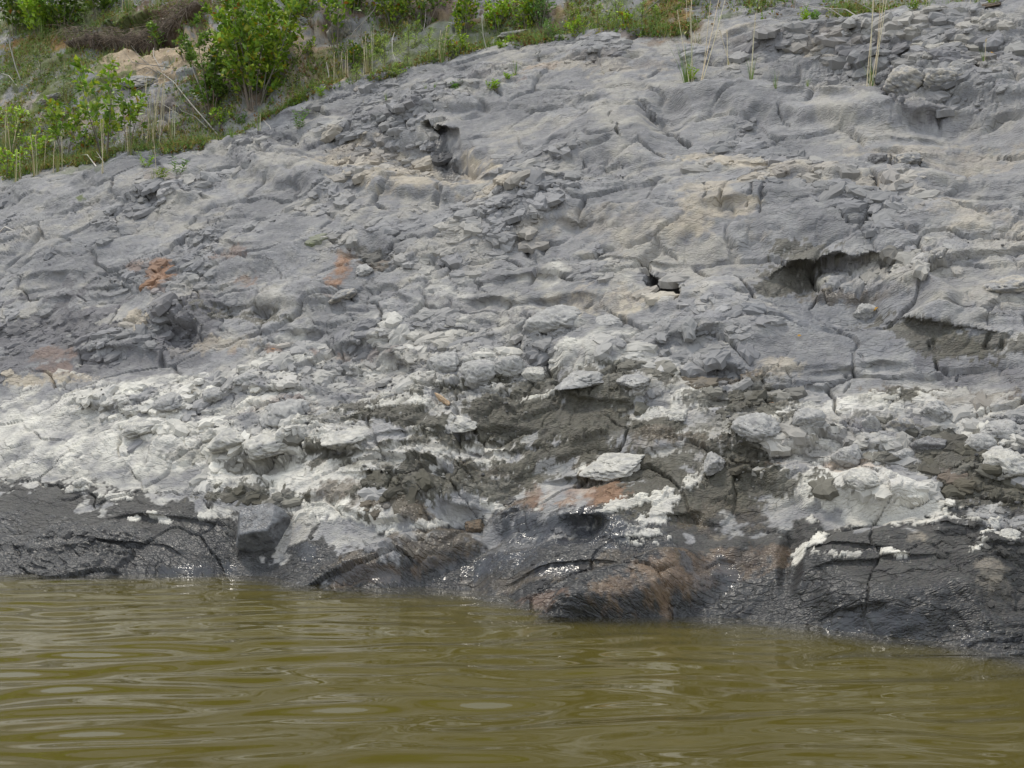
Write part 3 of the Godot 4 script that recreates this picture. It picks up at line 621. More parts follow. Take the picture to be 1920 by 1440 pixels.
const FEATHERS := [
	["spruce_seedling", -13.552, 6.575, 0.648, 1.079, "spruce", "wide grey green spruce seedling below the orange moss", "seedling", "", 1.6],
	["spruce_seedling", -12.543, 6.075, 0.427, 0.683, "spruce", "low grey green spruce seedling behind the flat slab", "seedling", "", 1.2],
	["spruce_seedling", -13.48, 7.423, 0.565, 0.565, "spruce", "grey green spruce seedling on the turf edge", "seedling", "", 1],
	["feathery_seedling", -6.93, 6.173, 0.387, 0.446, "feather", "feathery seedling at the low end of the crest row", "seedling", "feathery seedlings on the crest", 1.3],
	["feathery_seedling", -6.703, 6.221, 0.445, 0.475, "feather", "feathery seedling beside the white peeled stem", "seedling", "feathery seedlings on the crest", 1.3],
	["feathery_seedling", -6.143, 5.799, 0.553, 0.539, "feather", "largest feathery seedling behind the white peeled stem", "seedling", "feathery seedlings on the crest", 1.3],
	["feathery_seedling", -5.871, 5.886, 0.453, 0.496, "feather", "feathery seedling with a thin grey stick before it", "seedling", "feathery seedlings on the crest", 1.3],
	["feathery_seedling", -5.606, 5.907, 0.422, 0.422, "feather", "feathery seedling among thin dry stalks", "seedling", "feathery seedlings on the crest", 1.3],
	["feathery_seedling", -7.002, 6.445, 0.304, 0.38, "feather", "small feathery seedling in the earth behind the pale sticks", "seedling", "feathery seedlings on the crest", 1.3],
	["feathery_seedling", -6.381, 6.479, 0.374, 0.449, "feather", "feathery seedling under the yellow leaved bush", "seedling", "feathery seedlings on the crest", 1.3],
	["feathery_seedling", -5.46, 6.008, 0.282, 0.353, "feather", "feathery seedling beside the low grey rock", "seedling", "feathery seedlings on the crest", 1.3],
	["feathery_seedling", -3.783, 5.97, 0.268, 0.402, "feather", "feathery seedling behind the yellow green crest weed", "seedling", "feathery seedlings on the crest", 1.3],
	["feathery_seedling", -3.542, 5.981, 0.306, 0.399, "feather", "feathery seedling in the middle of the smooth crest", "seedling", "feathery seedlings on the crest", 1.3],
	["feathery_seedling", -3.235, 5.867, 0.457, 0.392, "feather", "tall feathery seedling above the smooth crest slab", "seedling", "feathery seedlings on the crest", 1.3],
	["feathery_seedling", -3.468, 6.571, 0.347, 0.486, "feather", "feathery seedling behind the tall one on the crest slab", "seedling", "feathery seedlings on the crest", 1.3],
	["feathery_seedling", -2.923, 5.82, 0.322, 0.322, "feather", "feathery seedling before the brown rotten log", "seedling", "feathery seedlings on the crest", 1.3],
	["feathery_seedling", -2.868, 6.273, 0.267, 0.333, "feather", "small feathery seedling at the end of the rotten log", "seedling", "feathery seedlings on the crest", 1.3],
	["feathery_seedling", -4.058, 6.593, 0.283, 0.353, "feather", "feathery seedling behind the small crest stone", "seedling", "feathery seedlings on the crest", 1.3],
	["feathery_seedling", -6.188, 5.587, 0.21, 0.35, "feather", "short feathery seedling in front of the white peeled stem", "seedling", "feathery seedlings on the crest", 1.3],
	["feathery_seedling", -6.8, 5.6, 0.214, 0.285, "feather", "shortest feathery seedling by the straw grass", "seedling", "feathery seedlings on the crest", 1.3],
	["feathery_seedling", -3.373, 5.876, 0.197, 0.263, "feather", "short feathery seedling before the tall one on the crest slab", "seedling", "feathery seedlings on the crest", 1.3],
]
const TUFTS := [
	["grass_tuft", -2.144, 4.71, 0.458, 0.252, 46, 3, 0.961, 0.03, 0.15, "green grass tuft with pale stalks on the smooth ledge", "grass tuft", ""],
	["dry_grass_stalk", -1.971, 4.672, 0.057, 0.057, 0, 3, 1.206, 0.22, 1, "leaning tall dry grass stalks on the ledge", "grass tuft", ""],
	["grass_tuft", -1.45, 4.601, 0.276, 0.166, 22, 2, 0.743, 0.02, 0.1, "thin green tuft with one dry stalk in a crack", "grass tuft", ""],
	["grass_tuft", -0.258, 4.368, 0.284, 0.176, 34, 5, 1.157, 0.1, 0.2, "grass tuft with the tallest dry stalks beside the cracked block", "grass tuft", ""],
	["grass_tuft", -0.876, 4.465, 0.128, 0.128, 16, 0, 0, 0, 0.1, "short green tuft in a crack of the ledge", "grass tuft", ""],
	["grass_tuft", -1.171, 4.368, 0.214, 0.128, 14, 0, 0, 0, 0.5, "reddish yellow thin tuft on the ledge", "grass tuft", ""],
	["grass_tuft", 0.714, 4.284, 0.177, 0.069, 8, 1, 0.221, 0, 0.3, "tiny tuft on the layered slab", "grass tuft", ""],
	["grass_tuft", -4.292, 5.163, 0.217, 0.128, 26, 0, 0, 0, 0.05, "bright green upright tuft above the hollow", "grass tuft", ""],
	["grass_tuft", -9.646, 4.134, 0.139, 0.097, 4, 2, 0.818, 0.06, 0.9, "lone dry stalks on the bare shoulder rock", "grass tuft", ""],
	["grass_tuft", -8.629, 3.939, 0.173, 0.226, 14, 1, 0.708, 0, 0.7, "dry tuft with one stalk in the small weed pocket", "grass tuft", ""],
	["grass_tuft", -9.791, 5.153, 0.675, 0.525, 60, 9, 0.967, 0.04, 0.85, "straw yellow grass clump under the bare branch", "grass tuft", ""],
	["grass_tuft", -9.635, 4.548, 0.358, 0.287, 40, 1, 0.482, 0, 0.6, "yellowing grass clump beside the thin sapling", "grass tuft", ""],
	["grass_tuft", -9.527, 5.195, 0.374, 0.374, 40, 3, 0.586, 0, 0.6, "yellow green grass beside the straw clump", "grass tuft", ""],
	["grass_tuft", -12.787, 5.287, 0.573, 0.491, 70, 4, 0.825, 0.05, 0.45, "yellow green grass at the far end of the bank shoulder", "grass tuft", "shoulder grass tufts"],
	["grass_tuft", -11.33, 4.471, 0.448, 0.374, 60, 3, 0.67, 0.05, 0.5, "yellow green grass clump in front of the low sapling", "grass tuft", "shoulder grass tufts"],
	["grass_tuft", -11.538, 4.344, 0.373, 0.298, 40, 2, 0.584, 0.05, 0.5, "yellow green grass on the bare mudstone edge", "grass tuft", "shoulder grass tufts"],
	["grass_tuft", -11.02, 4.553, 0.373, 0.298, 40, 2, 0.584, 0.05, 0.5, "yellow green grass between the low and tallest saplings", "grass tuft", "shoulder grass tufts"],
	["grass_tuft", -12.764, 7.71, 0.527, 0.659, 90, 3, 0.632, 0, 0.2, "long green grass on top of the turf overhang", "grass tuft", ""],
	["grass_tuft", -14.59, 7.516, 0.484, 0.581, 60, 0, 0, 0, 0.15, "soft green grass among the dark bushes", "grass tuft", ""],
	["grass_tuft", -12.015, 7.644, 0.369, 0.553, 50, 2, 0.516, 0, 0.3, "short grass over the hanging roots", "grass tuft", ""],
	["grass_tuft", -7.275, 6.034, 0.298, 0.446, 50, 5, 0.583, 0, 0.7, "straw coloured grass beside the short pale standing stick", "grass tuft", "crest grass tufts"],
	["grass_tuft", -6.944, 6.124, 0.371, 0.371, 40, 6, 0.665, 0, 0.7, "straw coloured grass before the white peeled stem", "grass tuft", "crest grass tufts"],
	["grass_tuft", -5.672, 5.88, 0.422, 0.281, 30, 5, 0.552, 0.08, 0.4, "thin dry stalks rising from the feathery seedlings", "grass tuft", ""],
	["grass_tuft", -3.696, 5.919, 0.16, 0.133, 18, 0, 0, 0, 0.2, "short tuft on the crest slab below the tall seedling", "grass tuft", "short crest tufts"],
	["grass_tuft", -2.692, 5.675, 0.164, 0.126, 18, 0, 0, 0, 0.2, "short tuft on the crest slab near the rotten log", "grass tuft", "short crest tufts"],
	["grass_tuft", -4.336, 5.921, 0.109, 0.109, 14, 0, 0, 0, 0.2, "short tuft on the crest slab by the blue green bush", "grass tuft", "short crest tufts"],
	["grass_tuft", -6.12, 5.183, 0.135, 0.095, 12, 0, 0, 0, 0.1, "short green tuft alone in the flaky ledge", "grass tuft", "ledge tufts"],
	["grass_tuft", -6.497, 5.161, 0.15, 0.068, 10, 0, 0, 0, 0.1, "thin green tuft at the low end of the flaky ledge", "grass tuft", "ledge tufts"],
	["grass_tuft", -5.433, 5.05, 0.092, 0.105, 12, 0, 0, 0, 0.3, "yellowish tuft above the blue green herb", "grass tuft", "ledge tufts"],
	["grass_tuft", -5.296, 5.04, 0.105, 0.065, 8, 0, 0, 0, 0.3, "tiny tuft next to the blue green herb", "grass tuft", "ledge tufts"],
	["grass_tuft", -8.173, 4.768, 0.209, 0.168, 26, 0, 0, 0, 0.05, "bright green tuft in the crack under the shrub", "grass tuft", ""],
	["grass_tuft", -7.757, 4.785, 0.235, 0.11, 16, 1, 0.309, 0, 0.2, "thin green tuft beside the pale forked twig", "grass tuft", ""],
	["grass_tuft", 0.264, 5.354, 0.111, 0.222, 30, 2, 0.249, 0, 0.3, "green grass below the short bare branch end", "grass tuft", "top ledge grass"],
	["grass_tuft", 0.735, 5.262, 0.162, 0.162, 30, 2, 0.243, 0, 0.3, "green grass beside the reddish brown stone", "grass tuft", "top ledge grass"],
	["grass_tuft", -2.178, 5.472, 0.147, 0.245, 30, 2, 0.205, 0, 0.4, "green grass above the leaning dry stalks", "grass tuft", "top ledge grass"],
	["grass_tuft", -2.399, 6.267, 0.131, 0.197, 24, 3, 0.368, 0.05, 0.5, "sparse dry grass at the end of the rotten log", "grass tuft", "top ledge grass"],
	["grass_tuft", -1.739, 5.002, 0.081, 0.058, 8, 2, 0.389, 0.02, 0.6, "brown flowered thin stems in a ledge notch", "grass tuft", ""],
]
const HERBS := [
	["small_herb", -5.018, 5, 0.168, 0.058, 5, "blue", "blue green herb on the flaky ledge", "herb", ""],
	["small_herb", -4.533, 4.98, 0.152, 0.063, 5, "bright", "bright green herb on the flaky ledge", "herb", ""],
	["small_herb", -4.348, 5.097, 0.127, 0.057, 4, "bright", "light green herb at the foot of the upright tuft", "herb", ""],
	["small_herb", -8.449, 4.097, 0.268, 0.074, 4, "blue", "blue green herb in the small weed pocket", "herb", ""],
	["small_herb", -9.027, 4.21, 0.275, 0.062, 5, "bright", "yellow green herb in the small weed pocket", "herb", ""],
	["small_herb", -8.528, 3.958, 0.173, 0.06, 5, "feather", "low herb at the dry tuft's foot", "herb", ""],
	["small_herb", -7.222, 4.827, 0.341, 0.061, 7, "blue", "tall blue green herb between the crest rocks", "herb", ""],
	["small_herb", -8.618, 5.43, 0.222, 0.067, 5, "blue", "blue green herb below the tall leafy shrub", "herb", ""],
	["small_herb", -7.196, 5.376, 0.184, 0.064, 4, "bright", "small herb on the crest by the pale stick", "herb", ""],
	["small_herb", -7.596, 5.323, 0.214, 0.064, 4, "alder", "green herb beside the tall leafy shrub", "herb", ""],
	["small_herb", -0.987, 5.433, 0.14, 0.053, 6, "bright", "bright herb in front of the bare branches", "herb", ""],
	["small_herb", -0.877, 5.456, 0.14, 0.053, 6, "blue", "blue green herb in front of the bare branches", "herb", ""],
	["small_herb", 0.136, 5.367, 0.112, 0.045, 5, "alder", "green herb among grass on the far ledge", "herb", "far ledge herbs"],
	["small_herb", -0.508, 5.604, 0.117, 0.047, 5, "alder", "green herb beside the fallen bare branches' tips", "herb", "far ledge herbs"],
	["small_herb", 0.882, 5.278, 0.129, 0.043, 6, "bright", "green herb next to the reddish brown stone", "herb", "far ledge herbs"],
	["small_herb", -2.112, 4.723, 0.229, 0.057, 5, "bright", "broad leaved herb inside the green grass tuft", "herb", ""],
	["small_herb", -4.708, 6.03, 0.111, 0.062, 4, "bright", "little light green herb before the mossy topped rock", "herb", "little crest herbs"],
	["small_herb", -4.834, 5.936, 0.11, 0.062, 4, "bright", "little light green herb at the low end of the crest slab", "herb", "little crest herbs"],
]
const DEAD_WOOD := [
	["bare_branch", -8.92, 5.309, [[-8.92, 0, 5.309], [-9.619, 0.11, 5.632], [-10.117, 0.08, 5.928], [-10.561, 0.05, 6.202], [-11.057, 0.11, 6.52], [-11.413, 0.08, 6.83]], 0.012, 0.42, 4, true, "long bent grey branch lying up the bank to the sand"],
	["bare_branch", -8.988, 5.347, [[0, -0.03, -0.02], [-0.35, 0.305, -0.031], [-0.536, 0.379, -0.018], [-0.684, 0.565, -0.077]], 0.008, 0.4, 3, false, "thin grey branch beside the long bent one"],
	["bare_branch", -9.545, 5.489, [[-9.545, 0, 5.489], [-10.09, 0.11, 5.615], [-10.554, 0.08, 5.709], [-10.789, 0.05, 5.83]], 0.007, 0.4, 3, true, "low grey twig lying towards the saplings"],
	["bare_branch", -9.525, 5.842, [[0, -0.03, -0.02], [-0.14, 0.273, -0.027], [-0.218, 0.491, -0.029], [-0.257, 0.601, -0.08]], 0.009, 0.5, 1, false, "upright bare stick at the edge of the dense bush"],
	["bare_branch", -13.97, 6.579, [[0, -0.03, -0.02], [-0.127, 0.282, -0.028], [-0.236, 0.645, -0.044], [-0.291, 0.872, -0.107]], 0.012, 0.42, 2, false, "leaning grey stem beside the spruce seedling"],
	["bare_branch", -13.97, 6.493, [[-13.97, 0, 6.493], [-14.377, 0.11, 6.653], [-14.756, 0.08, 6.803]], 0.011, 0.5, 1, true, "pale broken stick under the leaning stem"],
	["pale_stick", -7.546, 6.076, [[0, -0.03, -0.02], [-0.023, 0.158, -0.016], [-0.053, 0.316, -0.012]], 0.012, 0.62, 0, false, "short pale standing stick on the crest"],
	["pale_stick", -6.542, 6.264, [[0, -0.03, -0.02], [-0.067, 0.163, -0.016], [-0.067, 0.326, -0.013], [-0.044, 0.459, -0.066]], 0.01, 0.66, 0, false, "white peeled stem standing in the seedlings"],
	["pale_stick", -6.013, 5.916, [[0, -0.03, -0.02], [-0.007, 0.114, -0.011], [-0.014, 0.242, -0.004]], 0.007, 0.55, 0, false, "thin grey stick among the feathery seedlings"],
	["bare_branch", -5.075, 5.99, [[0, -0.03, -0.02], [-0.049, 0.174, -0.017], [-0.07, 0.383, -0.018], [-0.049, 0.558, -0.076]], 0.007, 0.42, 3, false, "slim bare sapling stem by the green bush"],
	["bare_branch", -7.668, 6.609, [[0, -0.03, -0.02], [0.187, 0.234, -0.023], [0.422, 0.484, -0.028], [0.5, 0.625, -0.082]], 0.009, 0.4, 2, false, "grey stem leaning over the square rock"],
	["bare_branch", -7.501, 6.719, [[0, -0.03, -0.02], [0.11, 0.243, -0.024], [0.219, 0.478, -0.028]], 0.007, 0.4, 1, false, "thin grey stem beside the leaning one"],
	["pale_stick", -6.437, 6.801, [[0, -0.03, -0.02], [0.031, 0.161, -0.016], [0.038, 0.314, -0.011]], 0.008, 0.6, 0, false, "thin white stem under the dark bush"],
	["bare_branch", -6.068, 6.95, [[0, -0.03, -0.02], [0.115, 0.153, -0.015], [0.191, 0.306, -0.011]], 0.008, 0.35, 2, false, "brown forked stem among dry stems"],
	["bare_branch", -0.325, 5.333, [[-0.325, 0, 5.333], [-0.56, 0.11, 5.54], [-0.913, 0.08, 5.765], [-1.259, 0.05, 6.294], [-1.43, 0.11, 5.687]], 0.007, 0.42, 7, true, "spreading bare branch fallen along the top ledge"],
	["bare_branch", -0.501, 5.435, [[-0.501, 0, 5.435], [-0.731, 0.11, 5.601], [-1.011, 0.08, 5.574], [-1.24, 0.05, 5.569], [-1.545, 0.11, 5.662]], 0.006, 0.4, 5, true, "lower bare branch fallen along the top ledge"],
	["bare_branch", -0.178, 5.413, [[0, -0.03, -0.02], [-0.114, 0.091, -0.009], [-0.341, 0.204, 0]], 0.006, 0.4, 3, false, "short bare branch end above the far ledge"],
	["bare_branch", -3.128, 6.492, [[-3.128, 0, 6.492], [-2.893, 0.11, 6.522], [-2.668, 0.08, 6.591]], 0.01, 0.25, 1, true, "brown rotten log lying above the crest slab"],
	["pale_stick", -7.525, 4.749, [[0, -0.03, -0.02], [-0.055, 0.109, -0.011], [-0.137, 0.191, 0.001]], 0.008, 0.72, 1, false, "pale forked twig between the crest rocks"],
	["pale_stick", -10.232, 4.502, [[-10.232, 0, 4.502], [-10.577, 0.11, 4.644], [-10.931, 0.08, 4.825]], 0.009, 0.75, 0, true, "white curved stick on the bare shoulder rock"],
	["pale_stick", -10.118, 4.548, [[0, -0.03, -0.02], [-0.065, 0.08, -0.008], [-0.116, 0.153, 0.005]], 0.008, 0.68, 1, false, "small grey white stick under the tallest sapling"],
	["pale_stick", -10.673, 3.312, [[-10.673, 0, 3.312], [-10.414, 0.11, 3.287], [-10.225, 0.08, 3.255]], 0.011, 0.6, 0, true, "tan splinter of wood on the grey slope"],
	["bare_branch", -10.385, 6.294, [[-10.385, 0, 6.294], [-10.832, 0.11, 6.33], [-11.345, 0.08, 6.448], [-11.543, 0.05, 6.519]], 0.009, 0.22, 3, true, "dark dead twigs under the sandy slope"],
	["bare_branch", -10.67, 6.266, [[-10.67, 0, 6.266], [-11.088, 0.11, 6.379], [-11.365, 0.08, 6.332]], 0.008, 0.2, 2, true, "dark root piece on the flat ledge rock"],
	["pale_stick", -8.47, 4.24, [[-8.47, 0, 4.24], [-8.417, 0.11, 4.197]], 0.007, 0.75, 0, true, "tiny white chip beside the weed pocket"],
]
const CHIPS := [
	[-0.178, 1.987, 0.055, 0, "orange fallen leaf beside the perched rock", "leaf"],
	[-3.336, 1.215, 0.218, 1, "flat tan wood splinter on the white crust", "wood chip"],
	[-5.357, 1.739, 0.058, 2, "small orange clay chip on the grey slope", "clay chip"],
	[-5.285, 1.768, 0.068, 2, "orange clay chip beside the smaller one", "clay chip"],
	[-3.921, 1.497, 0.071, 1, "thin tan splinter under the row of boulders", "wood chip"],
	[-0.841, 1.225, 0.052, 2, "pinkish chip in the white crust", "clay chip"],
	[-0.7, 1.691, 0.031, 0, "tiny yellow leaf on the damp slate clay", "leaf"],
	[0.803, 4.514, 0.04, 0, "tiny yellow leaf on the layered slab", "leaf"],
]
const TURF := [
	[-13.486, 7.075],
	[-12.035, 7.162],
	[-10.765, 7.305],
]
const BARE := [
	[-11.024, 6.663, 1.251, 0.019, 0.487, -0.452],
	[-11.161, 6.285, 1.255, -0.089, 0.225, -0.242],
	[-8.357, 6.591, 0.581, -0.025, 0.181, -0.267],
	[-7.778, 6.845, 0.463, -0.003, 0.203, -0.328],
	[-10.437, 5.67, 0.678, -0.083, 0.332, -0.362],
	[-11.36, 5.882, 0.771, -0.03, 0.209, -0.213],
]

var rng := RandomNumberGenerator.new()
var taken := {}

# ---------------------------------------------------------------- helpers
func numbered(called: String) -> String:
	var n: int = taken.get(called, 0)
	taken[called] = n + 1
	return called if n == 0 else "%s_%03d" % [called, n]

func tag(o: Node, label: String, category: String, group := "", kind := ""):
	o.set_meta("label", label)
	o.set_meta("category", category)
	if group: o.set_meta("group", group)
	if kind: o.set_meta("kind", kind)

func noise(freq: float, octaves: int, s: int, kind := FastNoiseLite.TYPE_SIMPLEX_SMOOTH, gain := 0.5) -> FastNoiseLite:
	var n := FastNoiseLite.new()
	n.noise_type = kind
	n.frequency = freq
	n.seed = s
	n.fractal_type = FastNoiseLite.FRACTAL_NONE if octaves <= 1 else FastNoiseLite.FRACTAL_FBM
	n.fractal_octaves = octaves
	n.fractal_gain = gain
	return n

func cells(freq: float, s: int, what: int) -> FastNoiseLite:
	var n := noise(freq, 1, s, FastNoiseLite.TYPE_CELLULAR)
	n.cellular_distance_function = FastNoiseLite.DISTANCE_EUCLIDEAN
	n.cellular_return_type = what
	n.cellular_jitter = 1.0
	return n

class Table:
	var lo := -30.0
	var step := 0.05
	var v := PackedFloat32Array()
	func _init(points: Array):
		var k := 0
		for i in 1000:
			var x := lo + i * step
			while k < points.size() - 2 and x > points[k + 1][0]: k += 1
			var p = points[k]
			var q = points[k + 1]
			var t := clampf((x - p[0]) / maxf(q[0] - p[0], 1e-4), 0.0, 1.0)
			t = lerpf(t, t * t * (3.0 - 2.0 * t), 0.6)
			v.append(lerpf(p[1], q[1], t))
	func at(x: float) -> float:
		var f := clampf((x - lo) / step, 0.0, 998.9)
		var i := int(f)
		return lerpf(v[i], v[i + 1], f - i)

# ---------------------------------------------------------------- the bank
const NU := 1400
var ROWS := PackedFloat32Array()
var NW := 0
var US := PackedFloat32Array()      # u of each vertex
var PT := PackedVector3Array()      # place of each vertex
var NM := PackedVector3Array()
var SMOOTHNESS := PackedFloat32Array()
var bump: ImageTexture
var COLOURS := PackedColorArray()
var shore_t: Table
var damp_t: Table
var crest_t: Table
const SLOPE_N := Vector3(-0.2634, 0.7071, 0.6562)   # out of the 45 degree face
const SLOPE_T := Vector3(0.2634, 0.7071, -0.6562)   # up the face

func bank_height(u: float, w: float) -> float:
	var s := shore_t.at(u)
	var t := w - s
	var h: float = 0.7 * t if t < 0.0 else w - s * exp(-t / 0.9)
	var c := w - crest_t.at(u)
	if c > 0.0:
		var k := minf(c / 0.5, 1.0)
		h += 0.3 * c - 0.40 * k * k * (3.0 - 2.0 * k)
	return h

func bank_point(u: float, w: float) -> Vector3:
	var p := A * u + B * (w + SHORE_AWAY)
	p.y = bank_height(u, w)
	return p

func left_of(w: float) -> float: return -7.6 - 1.35 * maxf(w, -0.5)
func right_of(w: float) -> float: return 2.0 + 0.12 * maxf(w, -0.5)

func u_at(i: int, w: float) -> float:
	var t := float(i) / (NU - 1)
	var l := left_of(w)
	var r := right_of(w)
	if t < 0.02:
		return r + pow((0.02 - t) / 0.02, 1.6) * 14.0
	if t > 0.98:
		return l - pow((t - 0.98) / 0.02, 1.6) * 12.0
	t = (t - 0.02) / 0.96
	return r + (l - r) * (0.72 * t + 0.28 * t * t)

func i_at(u: float, w: float) -> int:
	var lo := 0
	var hi := NU - 1
	while hi - lo > 1:
		var m := (lo + hi) >> 1
		if u_at(m, w) > u: lo = m
		else: hi = m
	return lo

func j_at(w: float) -> int:
	return clampi(ROWS.bsearch(w), 1, NW - 2)

func ground(u: float, w: float) -> Vector3:
	var j := j_at(w)
	return PT[j * NU + i_at(u, w)]

func ground_normal(u: float, w: float) -> Vector3:
	var j := j_at(w)
	return NM[j * NU + i_at(u, w)]

const CLASS := [   # linear base colours
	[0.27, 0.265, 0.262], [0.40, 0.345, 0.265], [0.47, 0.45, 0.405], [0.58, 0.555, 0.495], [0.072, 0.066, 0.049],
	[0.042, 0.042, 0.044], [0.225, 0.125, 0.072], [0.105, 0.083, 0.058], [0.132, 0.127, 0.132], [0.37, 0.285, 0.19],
	[0.10, 0.125, 0.035], [0.24, 0.13, 0.035], [0.13, 0.085, 0.055], [0.162, 0.163, 0.170], [0.05, 0.052, 0.058], [0.135, 0.094, 0.062],
]
const CLASS_ROUGH := [0.92, 0.95, 0.95, 0.95, 0.62, 0.26, 0.75, 0.38, 0.85, 0.95, 0.95, 0.95, 0.95, 0.7, 0.05, 0.38]

func build_bank():
	rng.seed = 11
	shore_t = Table.new(SHORE)
	crest_t = Table.new(CREST)
	damp_t = Table.new(DAMP_LINE)
	var wet_t := Table.new(WET_LINE)
	var pale_t := Table.new(PALE_LINE)
	var w := -6.0
	while w < -1.3:
		ROWS.append(w); w += 0.12
	while w < 6.6:
		ROWS.append(w)
		w += 0.0078 + 0.0026 * clampf(w, 0.0, 5.0)
	while w < 20.0:
		ROWS.append(w); w += 0.03 + 0.03 * (w - 6.6)
	NW = ROWS.size()
	var nv := NU * NW
	US.resize(nv); PT.resize(nv); NM.resize(nv)
	var D := PackedFloat32Array(); D.resize(nv)
	var T := PackedFloat32Array(); T.resize(nv)
	var WA := PackedFloat32Array(); WA.resize(nv)     # edge noise kept for outlines
	var WB := PackedFloat32Array(); WB.resize(nv)
	var SM := PackedFloat32Array(); SM.resize(nv)     # how smooth the clay is
	var col := PackedColorArray(); col.resize(nv)     # alpha holds roughness until the end

	var n_big := noise(0.55, 3, 1)
	var n_warp := noise(0.9, 3, 2)
	var n_warp2 := noise(0.9, 3, 3)
	var n_edge := noise(2.6, 5, 4, FastNoiseLite.TYPE_SIMPLEX_SMOOTH, 0.62)
	var n_fine := noise(4.5, 4, 5, FastNoiseLite.TYPE_SIMPLEX_SMOOTH, 0.55)
	var n_micro := noise(28.0, 2, 6)
	var n_mask := noise(0.7, 2, 7)
	var n_mask2 := noise(1.3, 2, 8)
	var c1d := cells(1.0, 21, FastNoiseLite.RETURN_DISTANCE2_SUB)
	var c1v := cells(1.0, 21, FastNoiseLite.RETURN_CELL_VALUE)
	var c2d := cells(1.0, 22, FastNoiseLite.RETURN_DISTANCE2_SUB)
	var c2v := cells(1.0, 22, FastNoiseLite.RETURN_CELL_VALUE)

	var n_flake := noise(0.8, 2, 41)
	var n_flake2 := noise(3.2, 2, 42)
	var n_tone := noise(1.1, 4, 31, FastNoiseLite.TYPE_SIMPLEX_SMOOTH, 0.6)
	var n_tone2 := noise(5.0, 3, 32, FastNoiseLite.TYPE_SIMPLEX_SMOOTH, 0.6)
	for j in NW:
		for i in NU: US[j * NU + i] = u_at(i, ROWS[j])
	for f in TEXTURE:
		_blob(SM, f, f[6])
	for j in NW:
		w = ROWS[j]
		for i in NU:
			var k := j * NU + i
			var u := US[k]
			var wa := n_warp.get_noise_2d(u, w * 1.3)
			var wb := n_warp2.get_noise_2d(u, w * 1.3)
			var ed := n_edge.get_noise_2d(u * 0.5, w * 1.1)
			WA[k] = ed
			var fine := n_fine.get_noise_2d(u * 0.7, w)
			WB[k] = fine
			var m := n_mask.get_noise_2d(u * 0.6, w)
			var rough := smoothstep(-0.15, 0.45, m)          # blocky against smooth clay
			var low := 1.0 - smoothstep(1.4, 3.2, w + u * 0.06 + m * 0.6)
			rough = clampf(rough * 0.8 + low * 0.12 + SM[k] - 0.2 * smoothstep(-0.1, 0.2, damp_t.at(u) - w), 0.08, 1.15)
			SM[k] = rough
			var wetness := smoothstep(-0.1, 0.25, damp_t.at(u) - w)
			var d := n_big.get_noise_2d(u * 0.6, w) * 0.095
			# plates: slabs a metre or so long, divided by cracks and set a little above or below each other
			var x1 := u * 1.15 + wa * 0.30 + fine * 0.05
			var y1 := w * 2.5 + wb * 0.35 + fine * 0.05
			var e := c1d.get_noise_2d(x1, y1) + 1.0
			var cv1 := c1v.get_noise_2d(x1, y1)
			var g := n_mask2.get_noise_2d(u * 1.4 + 7.0, w * 1.6)
			var open := clampf(0.48 + g * 1.5, 0.0, 1.0) * (1.0 - 0.6 * wetness)
			d += cv1 * 0.030 * (0.35 + 0.65 * rough)
			d -= 0.070 * open * (1.0 - smoothstep(0.0, 0.020 + 0.017 * clampf(w, 0.0, 5.0), e))
			d += 0.016 * rough * (1.0 - exp(-e * 6.0))
			# small clods
			x1 = u * 3.9 + wb * 0.8 + fine * 0.25
			y1 = w * 7.4 + wa * 0.8 + fine * 0.25
			e = c2d.get_noise_2d(x1, y1) + 1.0
			var cv2 := c2v.get_noise_2d(x1, y1)
			open = clampf(0.40 - g * 1.6 + fine * 0.9, 0.0, 1.0)
			d += cv2 * 0.014 * (0.15 + 0.85 * rough) * (0.4 + 0.6 * open)
			d -= 0.050 * open * (0.2 + 0.8 * rough) * (1.0 - wetness * 0.5) * (1.0 - 0.7 * smoothstep(2.5, 4.5, w)) * (1.0 - smoothstep(0.0, 0.065 + 0.02 * clampf(w, 0.0, 4.0), e))
			d += 0.010 * rough * (1.0 - exp(-e * 6.0)) * open
			# ledges: benches that step down towards the river, broken where the plates break
			var ph := w * 2.1 + 0.8 * n_warp2.get_noise_2d(u * 0.22, w * 0.4) + 0.2 * wa + cv1 * 0.12 + 0.03 * fine
			var f := ph - floorf(ph)
			var am := clampf(0.35 + 1.7 * n_mask2.get_noise_2d(u * 0.5, floorf(ph) * 3.7), 0.0, 1.0)
			var s1: float = smoothstep(0.0, 0.09, f) if f < 0.09 else 1.0 - (f - 0.09) / 0.91
			am *= (0.4 + 0.6 * minf(rough, 1.0)) * (1.0 - 0.45 * wetness)
			d += s1 * 0.060 * am
			var t := -0.042 * am * exp(-absf(f - 0.095) * 14.0)
			ph = w * 4.7 + 3.1 * cv1 + 0.35 * wb + 0.05 * fine
			f = ph - floorf(ph)
			am = clampf(0.45 + 0.9 * sin(cv1 * 41.0 + floorf(ph) * 2.1), 0.0, 1.0) * (0.12 + 0.88 * rough)
			s1 = smoothstep(0.0, 0.09, f) if f < 0.09 else 1.0 - (f - 0.09) / 0.91
			d += s1 * 0.034 * am
			t -= 0.020 * am * exp(-absf(f - 0.095) * 12.0)
			ph = w * 12.0 + 4.3 * cv2 + 0.5 * wa + 0.25 * fine
			f = ph - floorf(ph)
			am = clampf(0.35 + 1.0 * sin(cv2 * 57.0 + floorf(ph) * 1.7), 0.0, 1.0) * (0.10 + 0.90 * rough)
			s1 = smoothstep(0.0, 0.20, f) if f < 0.20 else 1.0 - (f - 0.20) / 0.80
			d += s1 * 0.015 * am
			t -= 0.008 * am * exp(-absf(f - 0.20) * 9.0)
